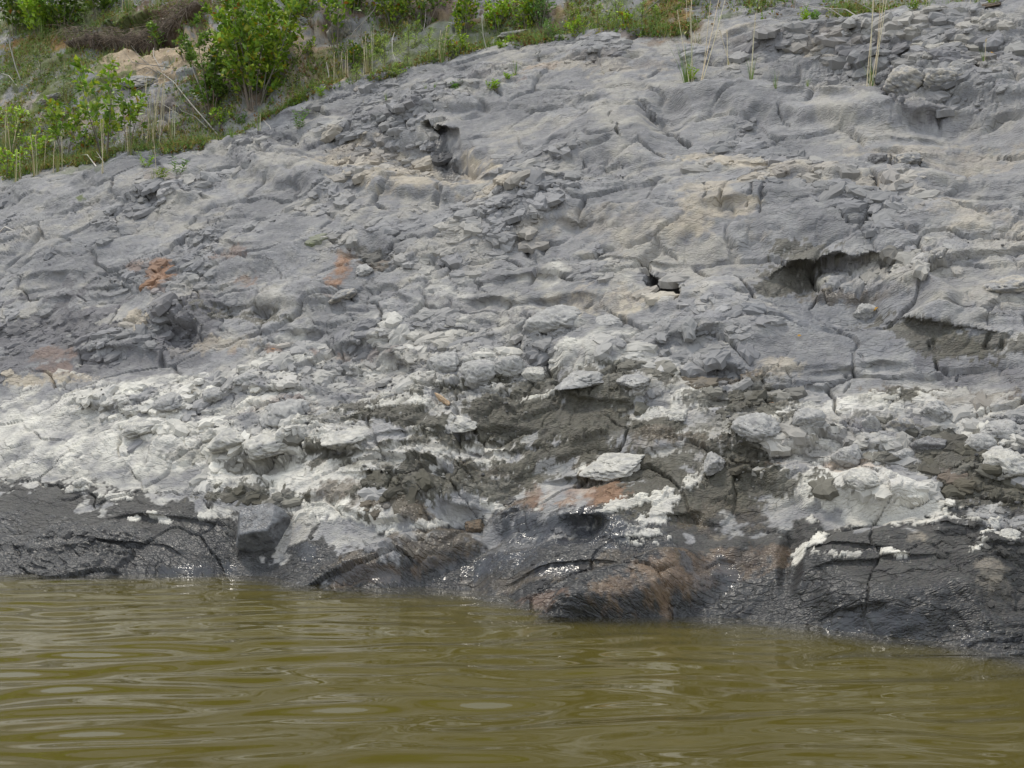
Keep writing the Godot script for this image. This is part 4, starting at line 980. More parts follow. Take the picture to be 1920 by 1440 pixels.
			# thin sheets that peel along curved edges
			ph = n_flake.get_noise_2d(u * 0.75 + wa * 0.2, w * 1.6 + wb * 0.2) * 6.0 + cv1 * 0.3
			f = ph - floorf(ph)
			s1 = smoothstep(0.0, 0.09, f) if f < 0.09 else 1.0 - (f - 0.09) / 0.91
			d += s1 * 0.018 * (0.2 + 0.8 * rough)
			t -= 0.010 * (0.2 + 0.8 * rough) * exp(-absf(f - 0.10) * 12.0)
			ph = n_flake2.get_noise_2d(u * 0.7, w * 1.6) * 4.0 + wb * 1.5 + cv2 * 0.5
			f = ph - floorf(ph)
			s1 = smoothstep(0.0, 0.10, f) if f < 0.10 else 1.0 - (f - 0.10) / 0.90
			d += s1 * 0.014 * rough
			d += fine * 0.014 * (0.2 + 0.8 * rough) + ed * 0.022 * (0.25 + 0.75 * rough)
			d += n_micro.get_noise_2d(u, w * 1.4) * 0.003 * (0.15 + rough)
			D[k] = d
			T[k] = t * (1.0 - 0.6 * smoothstep(3.0, 5.0, w))
			# colour of the clay
			var n1 := n_tone.get_noise_2d(u * 0.6, w * 1.1)
			var n2 := n_tone2.get_noise_2d(u * 0.55, w * 1.2)
			var tone := 1.0 + cv1 * 0.10 + cv2 * 0.07
			var r := (0.240 + 0.03 * n2) * tone
			var gg := (0.235 + 0.03 * n2) * tone
			var b := (0.233 + 0.025 * n2) * tone
			var rf := 0.92
			var k1 := smoothstep(0.0, 0.42, n1 * 0.8 + n2 * 0.5) * 0.62
			r = lerpf(r, 0.36, k1); gg = lerpf(gg, 0.335, k1); b = lerpf(b, 0.29, k1)
			k1 = smoothstep(0.08, 0.42, -n1 * 0.9 + n2 * 0.5) * 0.7
			r = lerpf(r, 0.148, k1); gg = lerpf(gg, 0.148, k1); b = lerpf(b, 0.153, k1)
			# salt bloom on the lower bank
			var below := pale_t.at(u) - w
			k1 = smoothstep(-0.35, 0.55, below + ed * 1.3 + n1 * 0.5)
			var salt := k1 * clampf(0.62 - 0.30 * smoothstep(-6.0, -3.6, u) + n2 * 1.0 + ed * 0.9, 0.05, 1.0)
			r = lerpf(r, 0.47, salt); gg = lerpf(gg, 0.45, salt); b = lerpf(b, 0.405, salt)
			# damp, then wet, clay above the water
			var over := damp_t.at(u) - w
			k1 = smoothstep(-0.03, 0.03, over + ed * 0.50 + fine * 0.26)
			if k1 > 0.0:
				var q := 0.5 + 0.5 * n2
				r = lerpf(r, 0.028 + 0.040 * q, k1); gg = lerpf(gg, 0.0275 + 0.037 * q, k1); b = lerpf(b, 0.027 + 0.031 * q, k1)
				rf = lerpf(rf, 0.62, k1)
				k1 = smoothstep(-0.10, 0.10, wet_t.at(u) - w + ed * 0.35)
				rf = lerpf(rf, 0.33 + 0.12 * n2, k1)
				r = lerpf(r, r * 0.82, k1); gg = lerpf(gg, gg * 0.84, k1); b = lerpf(b, b * 0.9, k1)
			col[k] = Color(r, gg, b, rf)
	var mean := 0.0
	for k in nv: mean += D[k]
	mean /= nv
	for k in nv: D[k] -= mean
	print("mean relief ", mean)
	print("bank noise ", Time.get_ticks_msec())
	_bulges(D)
	_lips(D, T)
	_cracks(D)
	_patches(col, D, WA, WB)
	print("bank features ", Time.get_ticks_msec())
	SMOOTHNESS = SM
	# places
	for j in NW:
		w = ROWS[j]
		for i in NU:
			var k := j * NU + i
			PT[k] = bank_point(US[k], w) + SLOPE_N * D[k] + SLOPE_T * T[k]
	for j in NW:
		var j0 := maxi(j - 1, 0) * NU
		var j1 := mini(j + 1, NW - 1) * NU
		for i in NU:
			var du := PT[j * NU + maxi(i - 1, 0)] - PT[j * NU + mini(i + 1, NU - 1)]
			NM[j * NU + i] = du.cross(PT[j1 + i] - PT[j0 + i]).normalized()
	# a second, smaller relief pushed out along the face as it now stands, so walls and ledges are as rough as the tops
	var n_lump := noise(5.0, 4, 61, FastNoiseLite.TYPE_SIMPLEX_SMOOTH, 0.6)
	var n_grain := noise(16.0, 3, 62, FastNoiseLite.TYPE_SIMPLEX_SMOOTH, 0.65)
	var uv := PackedVector2Array(); uv.resize(nv)
	for j in NW:
		w = ROWS[j]
		for i in NU:
			var k := j * NU + i
			var p := PT[k]
			var l := n_lump.get_noise_3d(p.x, p.y * 1.2, p.z)
			var gr := n_grain.get_noise_3d(p.x, p.y * 1.4, p.z)
			var ro := 0.25 + 0.75 * SM[k]
			WA[k] = (l * 0.011 + gr * 0.003) * ro
			var c := col[k]
			var h := 1.0 + l * 0.18 + gr * 0.16
			col[k] = Color(c.r * h, c.g * h, c.b * h * (1.0 - l * 0.05), c.a + gr * 0.10 if c.a > 0.2 else c.a)
			uv[k] = Vector2(US[k] / 3.1, -w * 1.41 / 1.3)
	for k in nv:
		PT[k] += NM[k] * WA[k]
	for j in NW:
		var j0 := maxi(j - 1, 0) * NU
		var j1 := mini(j + 1, NW - 1) * NU
		for i in NU:
			var du := PT[j * NU + maxi(i - 1, 0)] - PT[j * NU + mini(i + 1, NU - 1)]
			NM[j * NU + i] = du.cross(PT[j1 + i] - PT[j0 + i]).normalized()
	COLOURS = col
	# dry, damp and wet clay
	bump = clay_relief()
	var me := ArrayMesh.new()
	var kind := PackedByteArray(); kind.resize(nv)
	for k in nv:
		var a := col[k].a
		kind[k] = 0 if a > 0.78 else 1 if a > 0.5 else 2 if a > 0.2 else 3
	for s in 4:
		var map := PackedInt32Array(); map.resize(nv); map.fill(-1)
		var sv := PackedVector3Array()
		var sn := PackedVector3Array()
		var sc := PackedColorArray()
		var su := PackedVector2Array()
		var idx := PackedInt32Array()
		for j in NW - 1:
			for i in NU - 1:
				var a := j * NU + i
				if kind[a] != s: continue
				for k in [a, a + 1, a + NU, a + NU + 1]:
					if map[k] < 0:
						map[k] = sv.size()
						sv.append(PT[k]); sn.append(NM[k]); su.append(uv[k])
						var c := col[k]
						sc.append(Color(c.r, c.g, c.b))
				idx.append(map[a]); idx.append(map[a + 1]); idx.append(map[a + NU])
				idx.append(map[a + 1]); idx.append(map[a + NU + 1]); idx.append(map[a + NU])
		var arr := []
		arr.resize(Mesh.ARRAY_MAX)
		arr[Mesh.ARRAY_VERTEX] = sv
		arr[Mesh.ARRAY_NORMAL] = sn
		arr[Mesh.ARRAY_COLOR] = sc
		arr[Mesh.ARRAY_TEX_UV] = su
		arr[Mesh.ARRAY_INDEX] = idx
		me.add_surface_from_arrays(Mesh.PRIMITIVE_TRIANGLES, arr)
		var m := StandardMaterial3D.new()
		m.resource_name = ["dry_mudstone", "damp_mudstone", "wet_mudstone", "streaming_wet_mudstone"][s]
		m.vertex_color_use_as_albedo = true
		m.roughness = [0.94, 0.66, 0.40, 0.17][s]
		m.heightmap_enabled = true
		m.heightmap_texture = bump
		m.heightmap_scale = [2.6, 2.8, 3.0, 1.0][s]
		me.surface_set_material(s, m)
	var o := MeshInstance3D.new()
	o.name = "mudstone_terrain"
	o.mesh = me
	tag(o, "cracked grey mudstone bank sloping down into the river", "terrain", "", "structure")
	add_child(o)
	print("bank done ", Time.get_ticks_msec(), " rows ", NW, " verts ", nv)

# visits the vertices inside a feature's frame: calls back with k, p, q (frame coordinates)
func _span(f: Array, reach_p: float, q0: float, q1: float) -> Array:
	# bounding box in u and w
	var us := []
	var ws := []
	for p in [-reach_p, reach_p]:
		for q in [q0, q1]:
			us.append(f[0] + f[2] * p + f[4] * q)
			ws.append(f[1] + f[3] * p + f[5] * q)
	return [us.min(), us.max(), ws.min(), ws.max()]

func _blob(S: PackedFloat32Array, f: Array, amount: float):
	var box := _span(f, 1.3, -1.3, 1.3)
	var det: float = f[2] * f[5] - f[3] * f[4]
	for j in range(j_at(box[2]), j_at(box[3]) + 1):
		var w := ROWS[j]
		for i in range(i_at(box[1], w), i_at(box[0], w) + 1):
			var k := j * NU + i
			var du: float = US[k] - f[0]
			var dw: float = w - f[1]
			var p: float = (du * f[5] - dw * f[4]) / det
			var q: float = (dw * f[2] - du * f[3]) / det
			S[k] += amount * (1.0 - smoothstep(0.5, 1.3, sqrt(p * p + q * q)))

func _bulges(D: PackedFloat32Array):
	var jag := noise(2.2, 3, 76)
	for f in BULGES:
		var box := _span(f, 1.25, -1.25, 1.25)
		var det: float = f[2] * f[5] - f[3] * f[4]
		var ju := j_at(box[3])
		for j in range(j_at(box[2]), ju + 1):
			var w := ROWS[j]
			for i in range(i_at(box[1], w), i_at(box[0], w) + 1):
				var k := j * NU + i
				var du: float = US[k] - f[0]
				var dw: float = w - f[1]
				var p: float = (du * f[5] - dw * f[4]) / det
				var q: float = (dw * f[2] - du * f[3]) / det
				var r := sqrt(p * p + q * q) / 1.2 + 0.22 * jag.get_noise_2d(US[k], w * 1.3)
				if r < 1.0:
					var e: float = 1.0 - smoothstep(f[7] * 0.75, 1.0, r)
					D[k] += f[6] * e

func _lips(D: PackedFloat32Array, T: PackedFloat32Array):
	var jag := noise(2.4, 3, 77)
	var jag2 := noise(1.4, 2, 79)
	for f in LIPS:
		var box := _span(f, 1.1, -1.4, 2.6)
		var det: float = f[2] * f[5] - f[3] * f[4]
		for j in range(j_at(box[2]), j_at(box[3]) + 1):
			var w := ROWS[j]
			for i in range(i_at(box[1], w), i_at(box[0], w) + 1):
				var k := j * NU + i
				var du: float = US[k] - f[0]
				var dw: float = w - f[1]
				var p: float = (du * f[5] - dw * f[4]) / det
				if p <= -1.0 or p >= 1.0: continue
				var q: float = (dw * f[2] - du * f[3]) / det
				var off: float = f[6] * 0.5 * p - f[7] * (1.0 - p * p)
				q -= off + 0.38 * jag.get_noise_2d(US[k], w * 0.7)
				var uneven := clampf(0.65 + 1.3 * jag2.get_noise_2d(US[k], w), 0.0, 1.2)
				var ends := pow(1.0 - p * p, 0.75)
				if q > 0.0 and q < 2.2:
					var e := smoothstep(0.0, 0.40, q) * (1.0 - smoothstep(0.5, 2.2, q))
					D[k] -= f[8] * ends * e * uneven
					T[k] += f[9] * 0.8 * ends * smoothstep(0.0, 0.25, q) * (1.0 - smoothstep(0.35, 1.2, q)) * uneven
				elif q <= 0.0 and q > -1.2:
					D[k] += f[8] * 0.22 * ends * smoothstep(-1.2, -0.05, q)
					T[k] -= f[9] * 0.35 * ends * smoothstep(-0.5, -0.02, q)

func _cracks(D: PackedFloat32Array):
	var jag := noise(6.0, 3, 78)
	for f in CRACKS:
		var n: int = (f.size() - 2) / 2
		for s in n - 1:
			var a := Vector2(f[2 + s * 2], f[3 + s * 2])
			var b := Vector2(f[4 + s * 2], f[5 + s * 2])
			var ab := b - a
			for j in range(j_at(minf(a.y, b.y) - 0.1), j_at(maxf(a.y, b.y) + 0.1) + 1):
				var w := ROWS[j]
				for i in range(i_at(maxf(a.x, b.x) + 0.1, w), i_at(minf(a.x, b.x) - 0.1, w) + 1):
					var k := j * NU + i
					var jn := jag.get_noise_2d(US[k], w) * 0.055
					var p := Vector2(US[k] + jn, w + jn)
					var t := clampf((p - a).dot(ab) / ab.length_squared(), 0.0, 1.0)
					var d := p.distance_to(a + ab * t)
					var wide: float = f[1] * 1.4
					if d < wide:
						D[k] = D[k] - f[0] * 1.1 * (1.0 - smoothstep(wide * 0.2, wide, d)) * clampf(0.65 + jag.get_noise_2d(US[k] * 0.6 + 50.0, w) * 1.4, 0.0, 1.0)

func _patches(col: PackedColorArray, D: PackedFloat32Array, WA: PackedFloat32Array, WB: PackedFloat32Array):
	var crumbly := noise(13.0, 4, 88, FastNoiseLite.TYPE_SIMPLEX_SMOOTH, 0.65)
	for f in PATCHES:
		var box := _span(f, 1.7, -1.7, 1.7)
		var det: float = f[2] * f[5] - f[3] * f[4]
		var c: Array = CLASS[int(f[6])]
		var cr: float = CLASS_ROUGH[int(f[6])]
		var thick: float = 0.014 if int(f[6]) == 3 else 0.008 if int(f[6]) == 2 else 0.0
		var small: float = clampf(0.10 / maxf(Vector2(f[4], f[5]).length(), 0.03), 0.12, 1.6)
		var soft: float = 0.35 if int(f[6]) in [1, 6, 7, 14, 15] else 0.06
		for j in range(j_at(box[2]), j_at(box[3]) + 1):
			var w := ROWS[j]
			for i in range(i_at(box[1], w), i_at(box[0], w) + 1):
				var k := j * NU + i
				var du: float = US[k] - f[0]
				var dw: float = w - f[1]
				var p: float = (du * f[5] - dw * f[4]) / det
				var q: float = (dw * f[2] - du * f[3]) / det
				var r := sqrt(p * p + q * q)
				if r > 1.7: continue
				var n: float = WA[k] * 1.5 + WB[k] * 0.8 + crumbly.get_noise_2d(US[k] * 0.8, w) * small
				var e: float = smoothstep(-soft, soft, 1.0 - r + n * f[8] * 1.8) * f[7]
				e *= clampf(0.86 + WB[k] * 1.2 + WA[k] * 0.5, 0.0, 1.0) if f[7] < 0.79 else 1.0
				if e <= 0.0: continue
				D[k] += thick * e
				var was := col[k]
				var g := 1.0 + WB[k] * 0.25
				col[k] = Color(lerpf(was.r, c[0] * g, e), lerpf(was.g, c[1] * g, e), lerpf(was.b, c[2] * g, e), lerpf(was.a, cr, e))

# fine relief of the clay: hair cracks, laminae and pits, one repeat covers 3.1 by 1.3 m
func clay_relief() -> ImageTexture:
	const S := 1024
	var parts := []
	for n in [noise(0.020, 4, 101, FastNoiseLite.TYPE_SIMPLEX_SMOOTH, 0.62), cells(0.028, 102, FastNoiseLite.RETURN_DISTANCE2_SUB), cells(0.075, 103, FastNoiseLite.RETURN_DISTANCE2_SUB), noise(0.006, 3, 104), noise(0.16, 2, 105)]:
		if n.noise_type == FastNoiseLite.TYPE_CELLULAR:
			n.domain_warp_enabled = true
			n.domain_warp_amplitude = 26.0
			n.domain_warp_frequency = 0.012
			n.domain_warp_fractal_octaves = 3
		var im: Image = n.get_seamless_image(S, S, false, false, 0.12, false)
		im.convert(Image.FORMAT_L8)
		parts.append(im.get_data())
	var out := PackedByteArray(); out.resize(S * S)
	var p0: PackedByteArray = parts[0]
	var p1: PackedByteArray = parts[1]
	var p2: PackedByteArray = parts[2]
	var p3: PackedByteArray = parts[3]
	var p4: PackedByteArray = parts[4]
	for k in S * S:
		var mask := clampf((p3[k] / 255.0 - 0.42) * 4.0, 0.0, 1.0)
		var h := 0.45 * p0[k] / 255.0 + 0.10 * p4[k] / 255.0
		var e := p1[k] / 255.0
		h += 0.32 * mask * smoothstep(0.0, 0.10, e) + 0.32 * (1.0 - mask)
		e = p2[k] / 255.0
		h += 0.14 * (1.0 - mask) * smoothstep(0.0, 0.16, e) + 0.14 * mask
		out[k] = int(clampf(h, 0.0, 1.0) * 255.0)
	return ImageTexture.create_from_image(Image.create_from_data(S, S, false, Image.FORMAT_L8, out))

# ---------------------------------------------------------------- the river
func build_river():
	# ripples run towards the bank; a sum of short waves from a few directions
	var waves := []
	rng.seed = 5
	for n in 26:
		var l := lerpf(0.09, 0.46, pow(rng.randf(), 1.2))
		var a := deg_to_rad(rng.randfn(4.0, 14.0))
		waves.append([TAU / l * sin(a), TAU / l * cos(a), l * 0.0034 * rng.randf_range(0.5, 1.2), rng.randf() * TAU])
	var gust := noise(0.45, 2, 91)
	var warp := noise(0.8, 2, 92)
	var xs := PackedFloat32Array()
	var zs := PackedFloat32Array()
	for e in [-90.0, -50.0, -30.0, -18.0, -12.0, -9.0]: xs.append(e)
	var x := -8.0
	while x < 5.4:
		xs.append(x); x += 0.04
	for e in [6.5, 9.0, 14.0, 25.0, 50.0, 90.0]: xs.append(e)
	for e in [-60.0, -36.0, -24.0, -16.0, -12.0]: zs.append(e)
	var z := -10.5
	while z < -1.6:
		zs.append(z); z += 0.02 if z < -7.0 else 0.0135
	for e in [-1.0, 0.5, 3.0, 8.0, 20.0, 45.0, 90.0]: zs.append(e)
	var nx := xs.size()
	var nz := zs.size()
	var v := PackedVector3Array(); v.resize(nx * nz)
	var nn := PackedVector3Array(); nn.resize(nx * nz)
	var idx := PackedInt32Array(); idx.resize((nx - 1) * (nz - 1) * 6)
	for j in nz:
		for i in nx:
			x = xs[i]
			z = zs[j]
			var wx := x + warp.get_noise_2d(x, z) * 0.10
			var wz := z + warp.get_noise_2d(x + 31.0, z) * 0.08
			var am := clampf(0.95 + 0.7 * gust.get_noise_2d(x * 0.6, z) - 0.10 * x, 0.3, 1.4)
			am *= smoothstep(-10.4, -8.5, z) * smoothstep(-8.0, -7.0, x) * (1.0 - smoothstep(4.6, 5.4, x)) * (1.0 - smoothstep(-1.9, -1.6, z))
			var y := 0.0
			var sx := 0.0
			var sz := 0.0
			for q in waves:
				var ph: float = q[0] * wx + q[1] * wz + q[3]
				y += q[2] * sin(ph)
				var c: float = q[2] * cos(ph)
				sx += q[0] * c
				sz += q[1] * c
			var k := j * nx + i
			v[k] = Vector3(x, y * am, z)
			nn[k] = Vector3(-sx * am, 1.0, -sz * am).normalized()
	var p := 0
	for j in nz - 1:
		for i in nx - 1:
			var a := j * nx + i
			idx[p] = a; idx[p + 1] = a + 1; idx[p + 2] = a + nx
			idx[p + 3] = a + 1; idx[p + 4] = a + nx + 1; idx[p + 5] = a + nx
			p += 6
	var arr := []
	arr.resize(Mesh.ARRAY_MAX)
	arr[Mesh.ARRAY_VERTEX] = v
	arr[Mesh.ARRAY_NORMAL] = nn
	arr[Mesh.ARRAY_INDEX] = idx
	var me := ArrayMesh.new()
	me.add_surface_from_arrays(Mesh.PRIMITIVE_TRIANGLES, arr)
	var m := StandardMaterial3D.new()
	m.resource_name = "river_water"
	m.transparency = BaseMaterial3D.TRANSPARENCY_ALPHA
	m.albedo_color = Color(Color(0.13, 0.105, 0.03).linear_to_srgb(), 0.10)
	m.roughness = 0.03
	m.metallic_specular = 0.5
	me.surface_set_material(0, m)
	var o := MeshInstance3D.new()
	o.name = "river_water"
	o.mesh = me
	tag(o, "rippled murky olive river water along the foot of the bank", "water", "", "structure")
	add_child(o)
	# silt hanging in the water: it hides the bed more the deeper it lies
	var fog := FogVolume.new()
	fog.name = "silt_haze_in_water"
	fog.size = Vector3(150, 2.4, 120)
	fog.position = Vector3(0, -0.02 - 1.2, 15)
	var fm := FogMaterial.new()
	fm.density = 4.5
	fm.albedo = Color(0.375, 0.31, 0.06).linear_to_srgb()
	fog.material = fm
	tag(fog, "olive silt hanging in the river water", "silt", "", "stuff")
	add_child(fog)
	var bed := MeshInstance3D.new()
	bed.name = "river_bed_ground"
	var pm := PlaneMesh.new()
	pm.size = Vector2(220, 220)
	bed.mesh = pm
	bed.position = Vector3(0, -2.6, 0)
	var bm := StandardMaterial3D.new()
	bm.albedo_color = Color(0.10, 0.08, 0.03).linear_to_srgb()
	bm.roughness = 1.0
	pm.material = bm
	tag(bed, "brown silty river bed under the water", "river bed", "", "structure")
	add_child(bed)
	print("river ", Time.get_ticks_msec())

# ---------------------------------------------------------------- mesh building
class Shape:
	var v := PackedVector3Array()
	var n := PackedVector3Array()
	var c := PackedColorArray()
	var i := PackedInt32Array()
	func tube(pts: Array, r0: float, r1: float, col: Color, sides := 5):
		var first := v.size()
		var m := pts.size()
		for k in m:
			var d: Vector3 = (pts[mini(k + 1, m - 1)] - pts[maxi(k - 1, 0)]).normalized()
			var s := d.cross(Vector3(0.31, 0.2, 0.93)).normalized()
			var t := d.cross(s)
			var r := lerpf(r0, r1, float(k) / (m - 1))
			for q in sides:
				var a := TAU * q / sides
				var o := s * cos(a) + t * sin(a)
				v.append(pts[k] + o * r); n.append(o); c.append(col)
		for k in m - 1:
			for q in sides:
				var a := first + k * sides + q
				var b := first + k * sides + (q + 1) % sides
				i.append_array([a, a + sides, b, b, a + sides, b + sides])
	# a leaf: base, two side points, tip, folded a little along its middle
	func leaf(p: Vector3, d: Vector3, up: Vector3, long: float, wide: float, col: Color, fold := 0.25):
		var s := d.cross(up).normalized()
		var f := s.cross(d).normalized()
		var k := v.size()
		var mid := p + d * long * 0.45 - f * wide * fold * 0.5
		v.append(p); v.append(mid + s * wide * 0.5 + f * wide * fold); v.append(mid - s * wide * 0.5 + f * wide * fold)
		v.append(p + d * long - f * long * 0.10); v.append(mid)
		var g := Color(col.r * 1.15, col.g * 1.12, col.b)
		n.append(f); n.append((f - s * 0.4).normalized()); n.append((f + s * 0.4).normalized()); n.append(f); n.append(f)
		c.append(col); c.append(col); c.append(col); c.append(g); c.append(col)
		i.append_array([k, k + 4, k + 1, k + 1, k + 4, k + 3, k, k + 2, k + 4, k + 4, k + 2, k + 3])
	# a grass blade bent over towards its tip
	func blade(p: Vector3, d: Vector3, lean: Vector3, long: float, wide: float, col: Color, parts := 3):
		var s := d.cross(lean + Vector3(0.01, 0.02, 0.013)).normalized()
		var k := v.size()
		for q in parts + 1:
			var t := float(q) / parts
			var at := p + d * long * t + lean * long * t * t
			var ww := wide * (1.0 - t * 0.85)
			v.append(at - s * ww * 0.5); v.append(at + s * ww * 0.5)
			var f := s.cross(d + lean * t).normalized()
			n.append(f); n.append(f); c.append(col); c.append(col)
		for q in parts:
			var a := k + q * 2
			i.append_array([a, a + 2, a + 1, a + 1, a + 2, a + 3])
	func mesh(m: Material) -> ArrayMesh:
		var arr := []
		arr.resize(Mesh.ARRAY_MAX)
		arr[Mesh.ARRAY_VERTEX] = v
		arr[Mesh.ARRAY_NORMAL] = n
		arr[Mesh.ARRAY_COLOR] = c
		arr[Mesh.ARRAY_INDEX] = i
		var me := ArrayMesh.new()
		me.add_surface_from_arrays(Mesh.PRIMITIVE_TRIANGLES, arr)
		me.surface_set_material(0, m)
		return me

var mat := {}
func materials():
	var leaf := StandardMaterial3D.new()
	leaf.resource_name = "leaf"
	leaf.vertex_color_use_as_albedo = true
	leaf.roughness = 0.55
	leaf.cull_mode = BaseMaterial3D.CULL_DISABLED
	leaf.backlight_enabled = true
	leaf.backlight = Color(0.62, 0.66, 0.45)
	mat.leaf = leaf
	for k in ["bark", "straw", "stone", "soil"]:
		var m := StandardMaterial3D.new()
		m.resource_name = k
		m.vertex_color_use_as_albedo = true
		m.roughness = 0.92
		m.cull_mode = BaseMaterial3D.CULL_DISABLED
		mat[k] = m
	var wet := StandardMaterial3D.new()
	wet.resource_name = "wet_stone"
	wet.vertex_color_use_as_albedo = true
	wet.roughness = 0.42
	mat.wet = wet
	mat.flake = mat.stone.duplicate()
	for k in ["stone", "wet"]:
		mat[k].heightmap_enabled = true
		mat[k].heightmap_texture = bump
		mat[k].heightmap_scale = 1.8
		mat[k].uv1_triplanar = true
		mat[k].uv1_scale = Vector3.ONE * 0.9

func part(called: String, s: Shape, m: Material, parent: Node) -> MeshInstance3D:
	var o := MeshInstance3D.new()
	o.name = called
	o.mesh = s.mesh(m)
	parent.add_child(o, true)
	return o

func thing(called: String, at: Vector3, label: String, category: String, group := "") -> Node3D:
	var o := Node3D.new()
	o.name = numbered(called)
	o.position = at
	tag(o, label, category, group)
	add_child(o)
	return o

func jitter(c: Color, k: float) -> Color:
	var f := 1.0 + rng.randfn(0.0, k)
	return Color(c.r * f * (1.0 + rng.randfn(0.0, k * 0.5)), c.g * f, c.b * f)

func rdir() -> Vector3:
	return Vector3(rng.randfn(), rng.randfn(), rng.randfn()).normalized()

func bend(p: Vector3, d: Vector3, long: float, n: int, wander: float, rise := 0.0) -> Array:
	var out := [p]
	for k in n:
		d = (d + rdir() * wander + Vector3.UP * rise).normalized()
		p += d * long / n
		out.append(p)
	return out

const GREENS := {
	"alder": [Color(0.199, 0.325, 0.034), Color(0.282, 0.412, 0.044), Color(0.152, 0.259, 0.039), Color(0.376, 0.460, 0.052)],
	"willow": [Color(0.166, 0.269, 0.052), Color(0.235, 0.364, 0.059), Color(0.130, 0.212, 0.046)],
	"feather": [Color(0.306, 0.421, 0.046), Color(0.398, 0.519, 0.059), Color(0.235, 0.345, 0.046)],
	"spruce": [Color(0.176, 0.250, 0.072), Color(0.235, 0.316, 0.092), Color(0.140, 0.192, 0.059)],
	"dark": [Color(0.083, 0.144, 0.023), Color(0.140, 0.230, 0.032), Color(0.212, 0.307, 0.039)],
	"blue": [Color(0.188, 0.325, 0.098), Color(0.259, 0.412, 0.131), Color(0.166, 0.278, 0.078)],
	"bright": [Color(0.352, 0.536, 0.052), Color(0.445, 0.614, 0.065), Color(0.282, 0.421, 0.046)],
}

# a leafy bush: stems from one foot, twigs, and leaves set along the outer half of every twig
func shrub(called: String, at: Vector3, high: float, wide: float, stems: int, leaves: int, leaf: float, hue: String, yellow: float, label: String, category: String, group := "", low := 0.18):
	var o := thing(called, at, label, category, group)
	var wood := Shape.new()
	var crown := Shape.new()
	var tips := []
	var bark := Color(0.20, 0.17, 0.14)
	for s in stems:
		var a := TAU * (s + rng.randf() * 0.8) / stems
		var spread := wide / high * rng.randf_range(0.15, 0.62)
		var d := Vector3(cos(a) * spread, 1.0, sin(a) * spread).normalized()
		var l := high * rng.randf_range(0.7, 1.0)
		var pts := bend(Vector3(cos(a), 0, sin(a)) * wide * 0.05, d, l, 6, 0.10, 0.05)
		pts[0].y -= 0.08
		wood.tube(pts, 0.003 + high * 0.0038, 0.002, jitter(bark, 0.15))
		for b in int(7 + high * 4.0):
			var t := lerpf(low, 0.97, rng.randf())
			var f := t * 6.0
			var k := mini(int(f), 5)
			var p: Vector3 = pts[k].lerp(pts[k + 1], f - k)
			var bd := (Vector3(rng.randfn(), 0.55, rng.randfn()).normalized() + d * 0.5).normalized()
			var bl := wide * rng.randf_range(0.14, 0.40) * (1.15 - t * 0.55)
			var bp := bend(p, bd, bl, 3, 0.22, 0.05)
			wood.tube(bp, 0.0035, 0.0012, jitter(bark, 0.2), 3)
			tips.append(bp)
		tips.append([pts[3], pts[4], pts[5], pts[6]])
	var pal: Array = GREENS[hue]
	for q in leaves:
		var bp: Array = tips[rng.randi() % tips.size()]
		var f := (0.25 + 0.75 * rng.randf()) * 2.999
		var k := int(f)
		var p: Vector3 = bp[k].lerp(bp[k + 1], f - k) + rdir() * leaf * 0.35
		var d: Vector3 = (bp[3] - bp[0]).normalized() + rdir() * 0.95
		d.y -= 0.1
		var up := (Vector3.UP + rdir() * 0.65).normalized()
		var c := jitter(pal[rng.randi() % pal.size()], 0.16)
		if rng.randf() < yellow: c = Color(0.42, 0.32, 0.03) if rng.randf() < 0.7 else Color(0.36, 0.15, 0.03)
		crown.leaf(p, d.normalized(), up, leaf * rng.randf_range(0.65, 1.25), leaf * rng.randf_range(0.45, 0.75), c)
	part("trunk", wood, mat.bark, o)
	part("crown", crown, mat.leaf, o)
	return o

# feathery young conifer or horsetail: a leader, drooping side sprays, needles along each
func feather(called: String, at: Vector3, high: float, wide: float, hue: String, label: String, category: String, group := "", dense := 1.0):
	var o := thing(called, at, label, category, group)
	var wood := Shape.new()
	var crown := Shape.new()
	var pal: Array = GREENS[hue]
	var pts := bend(Vector3.ZERO, Vector3.UP, high, 4, 0.07, 0.05)
	pts[0].y -= 0.06
	wood.tube(pts, 0.006, 0.002, Color(0.13, 0.11, 0.07), 4)
	var n := int((16 + high * 22.0) * dense)
	for s in n:
		var t := pow(rng.randf(), 0.85)
		var f := t * 3.999
		var k := int(f)
		var p: Vector3 = pts[k].lerp(pts[k + 1], f - k)
		var a := rng.randf() * TAU
		var l := wide * 0.5 * (1.06 - t) * rng.randf_range(0.6, 1.1) + 0.02
		var d := Vector3(cos(a), rng.randf_range(0.1, 0.75), sin(a)).normalized()
		var bp := bend(p, d, l, 3, 0.13, 0.05)
		wood.tube(bp, 0.002, 0.001, Color(0.13, 0.13, 0.06), 3)
		var c0: Color = jitter(pal[rng.randi() % pal.size()], 0.14)
		var m := int(8 + l * 42.0)
		for q in m:
			var g := (q + rng.randf()) / m * 2.999
			var e := int(g)
			var at2: Vector3 = bp[e].lerp(bp[e + 1], g - e)
			var nd: Vector3 = ((bp[3] - bp[0]).normalized() * 0.7 + rdir() * 0.8).normalized()
			crown.blade(at2, nd, Vector3.ZERO, rng.randf_range(0.025, 0.05), 0.0065, jitter(c0, 0.10), 1)
	part("trunk", wood, mat.bark, o)
	part("crown", crown, mat.leaf, o)

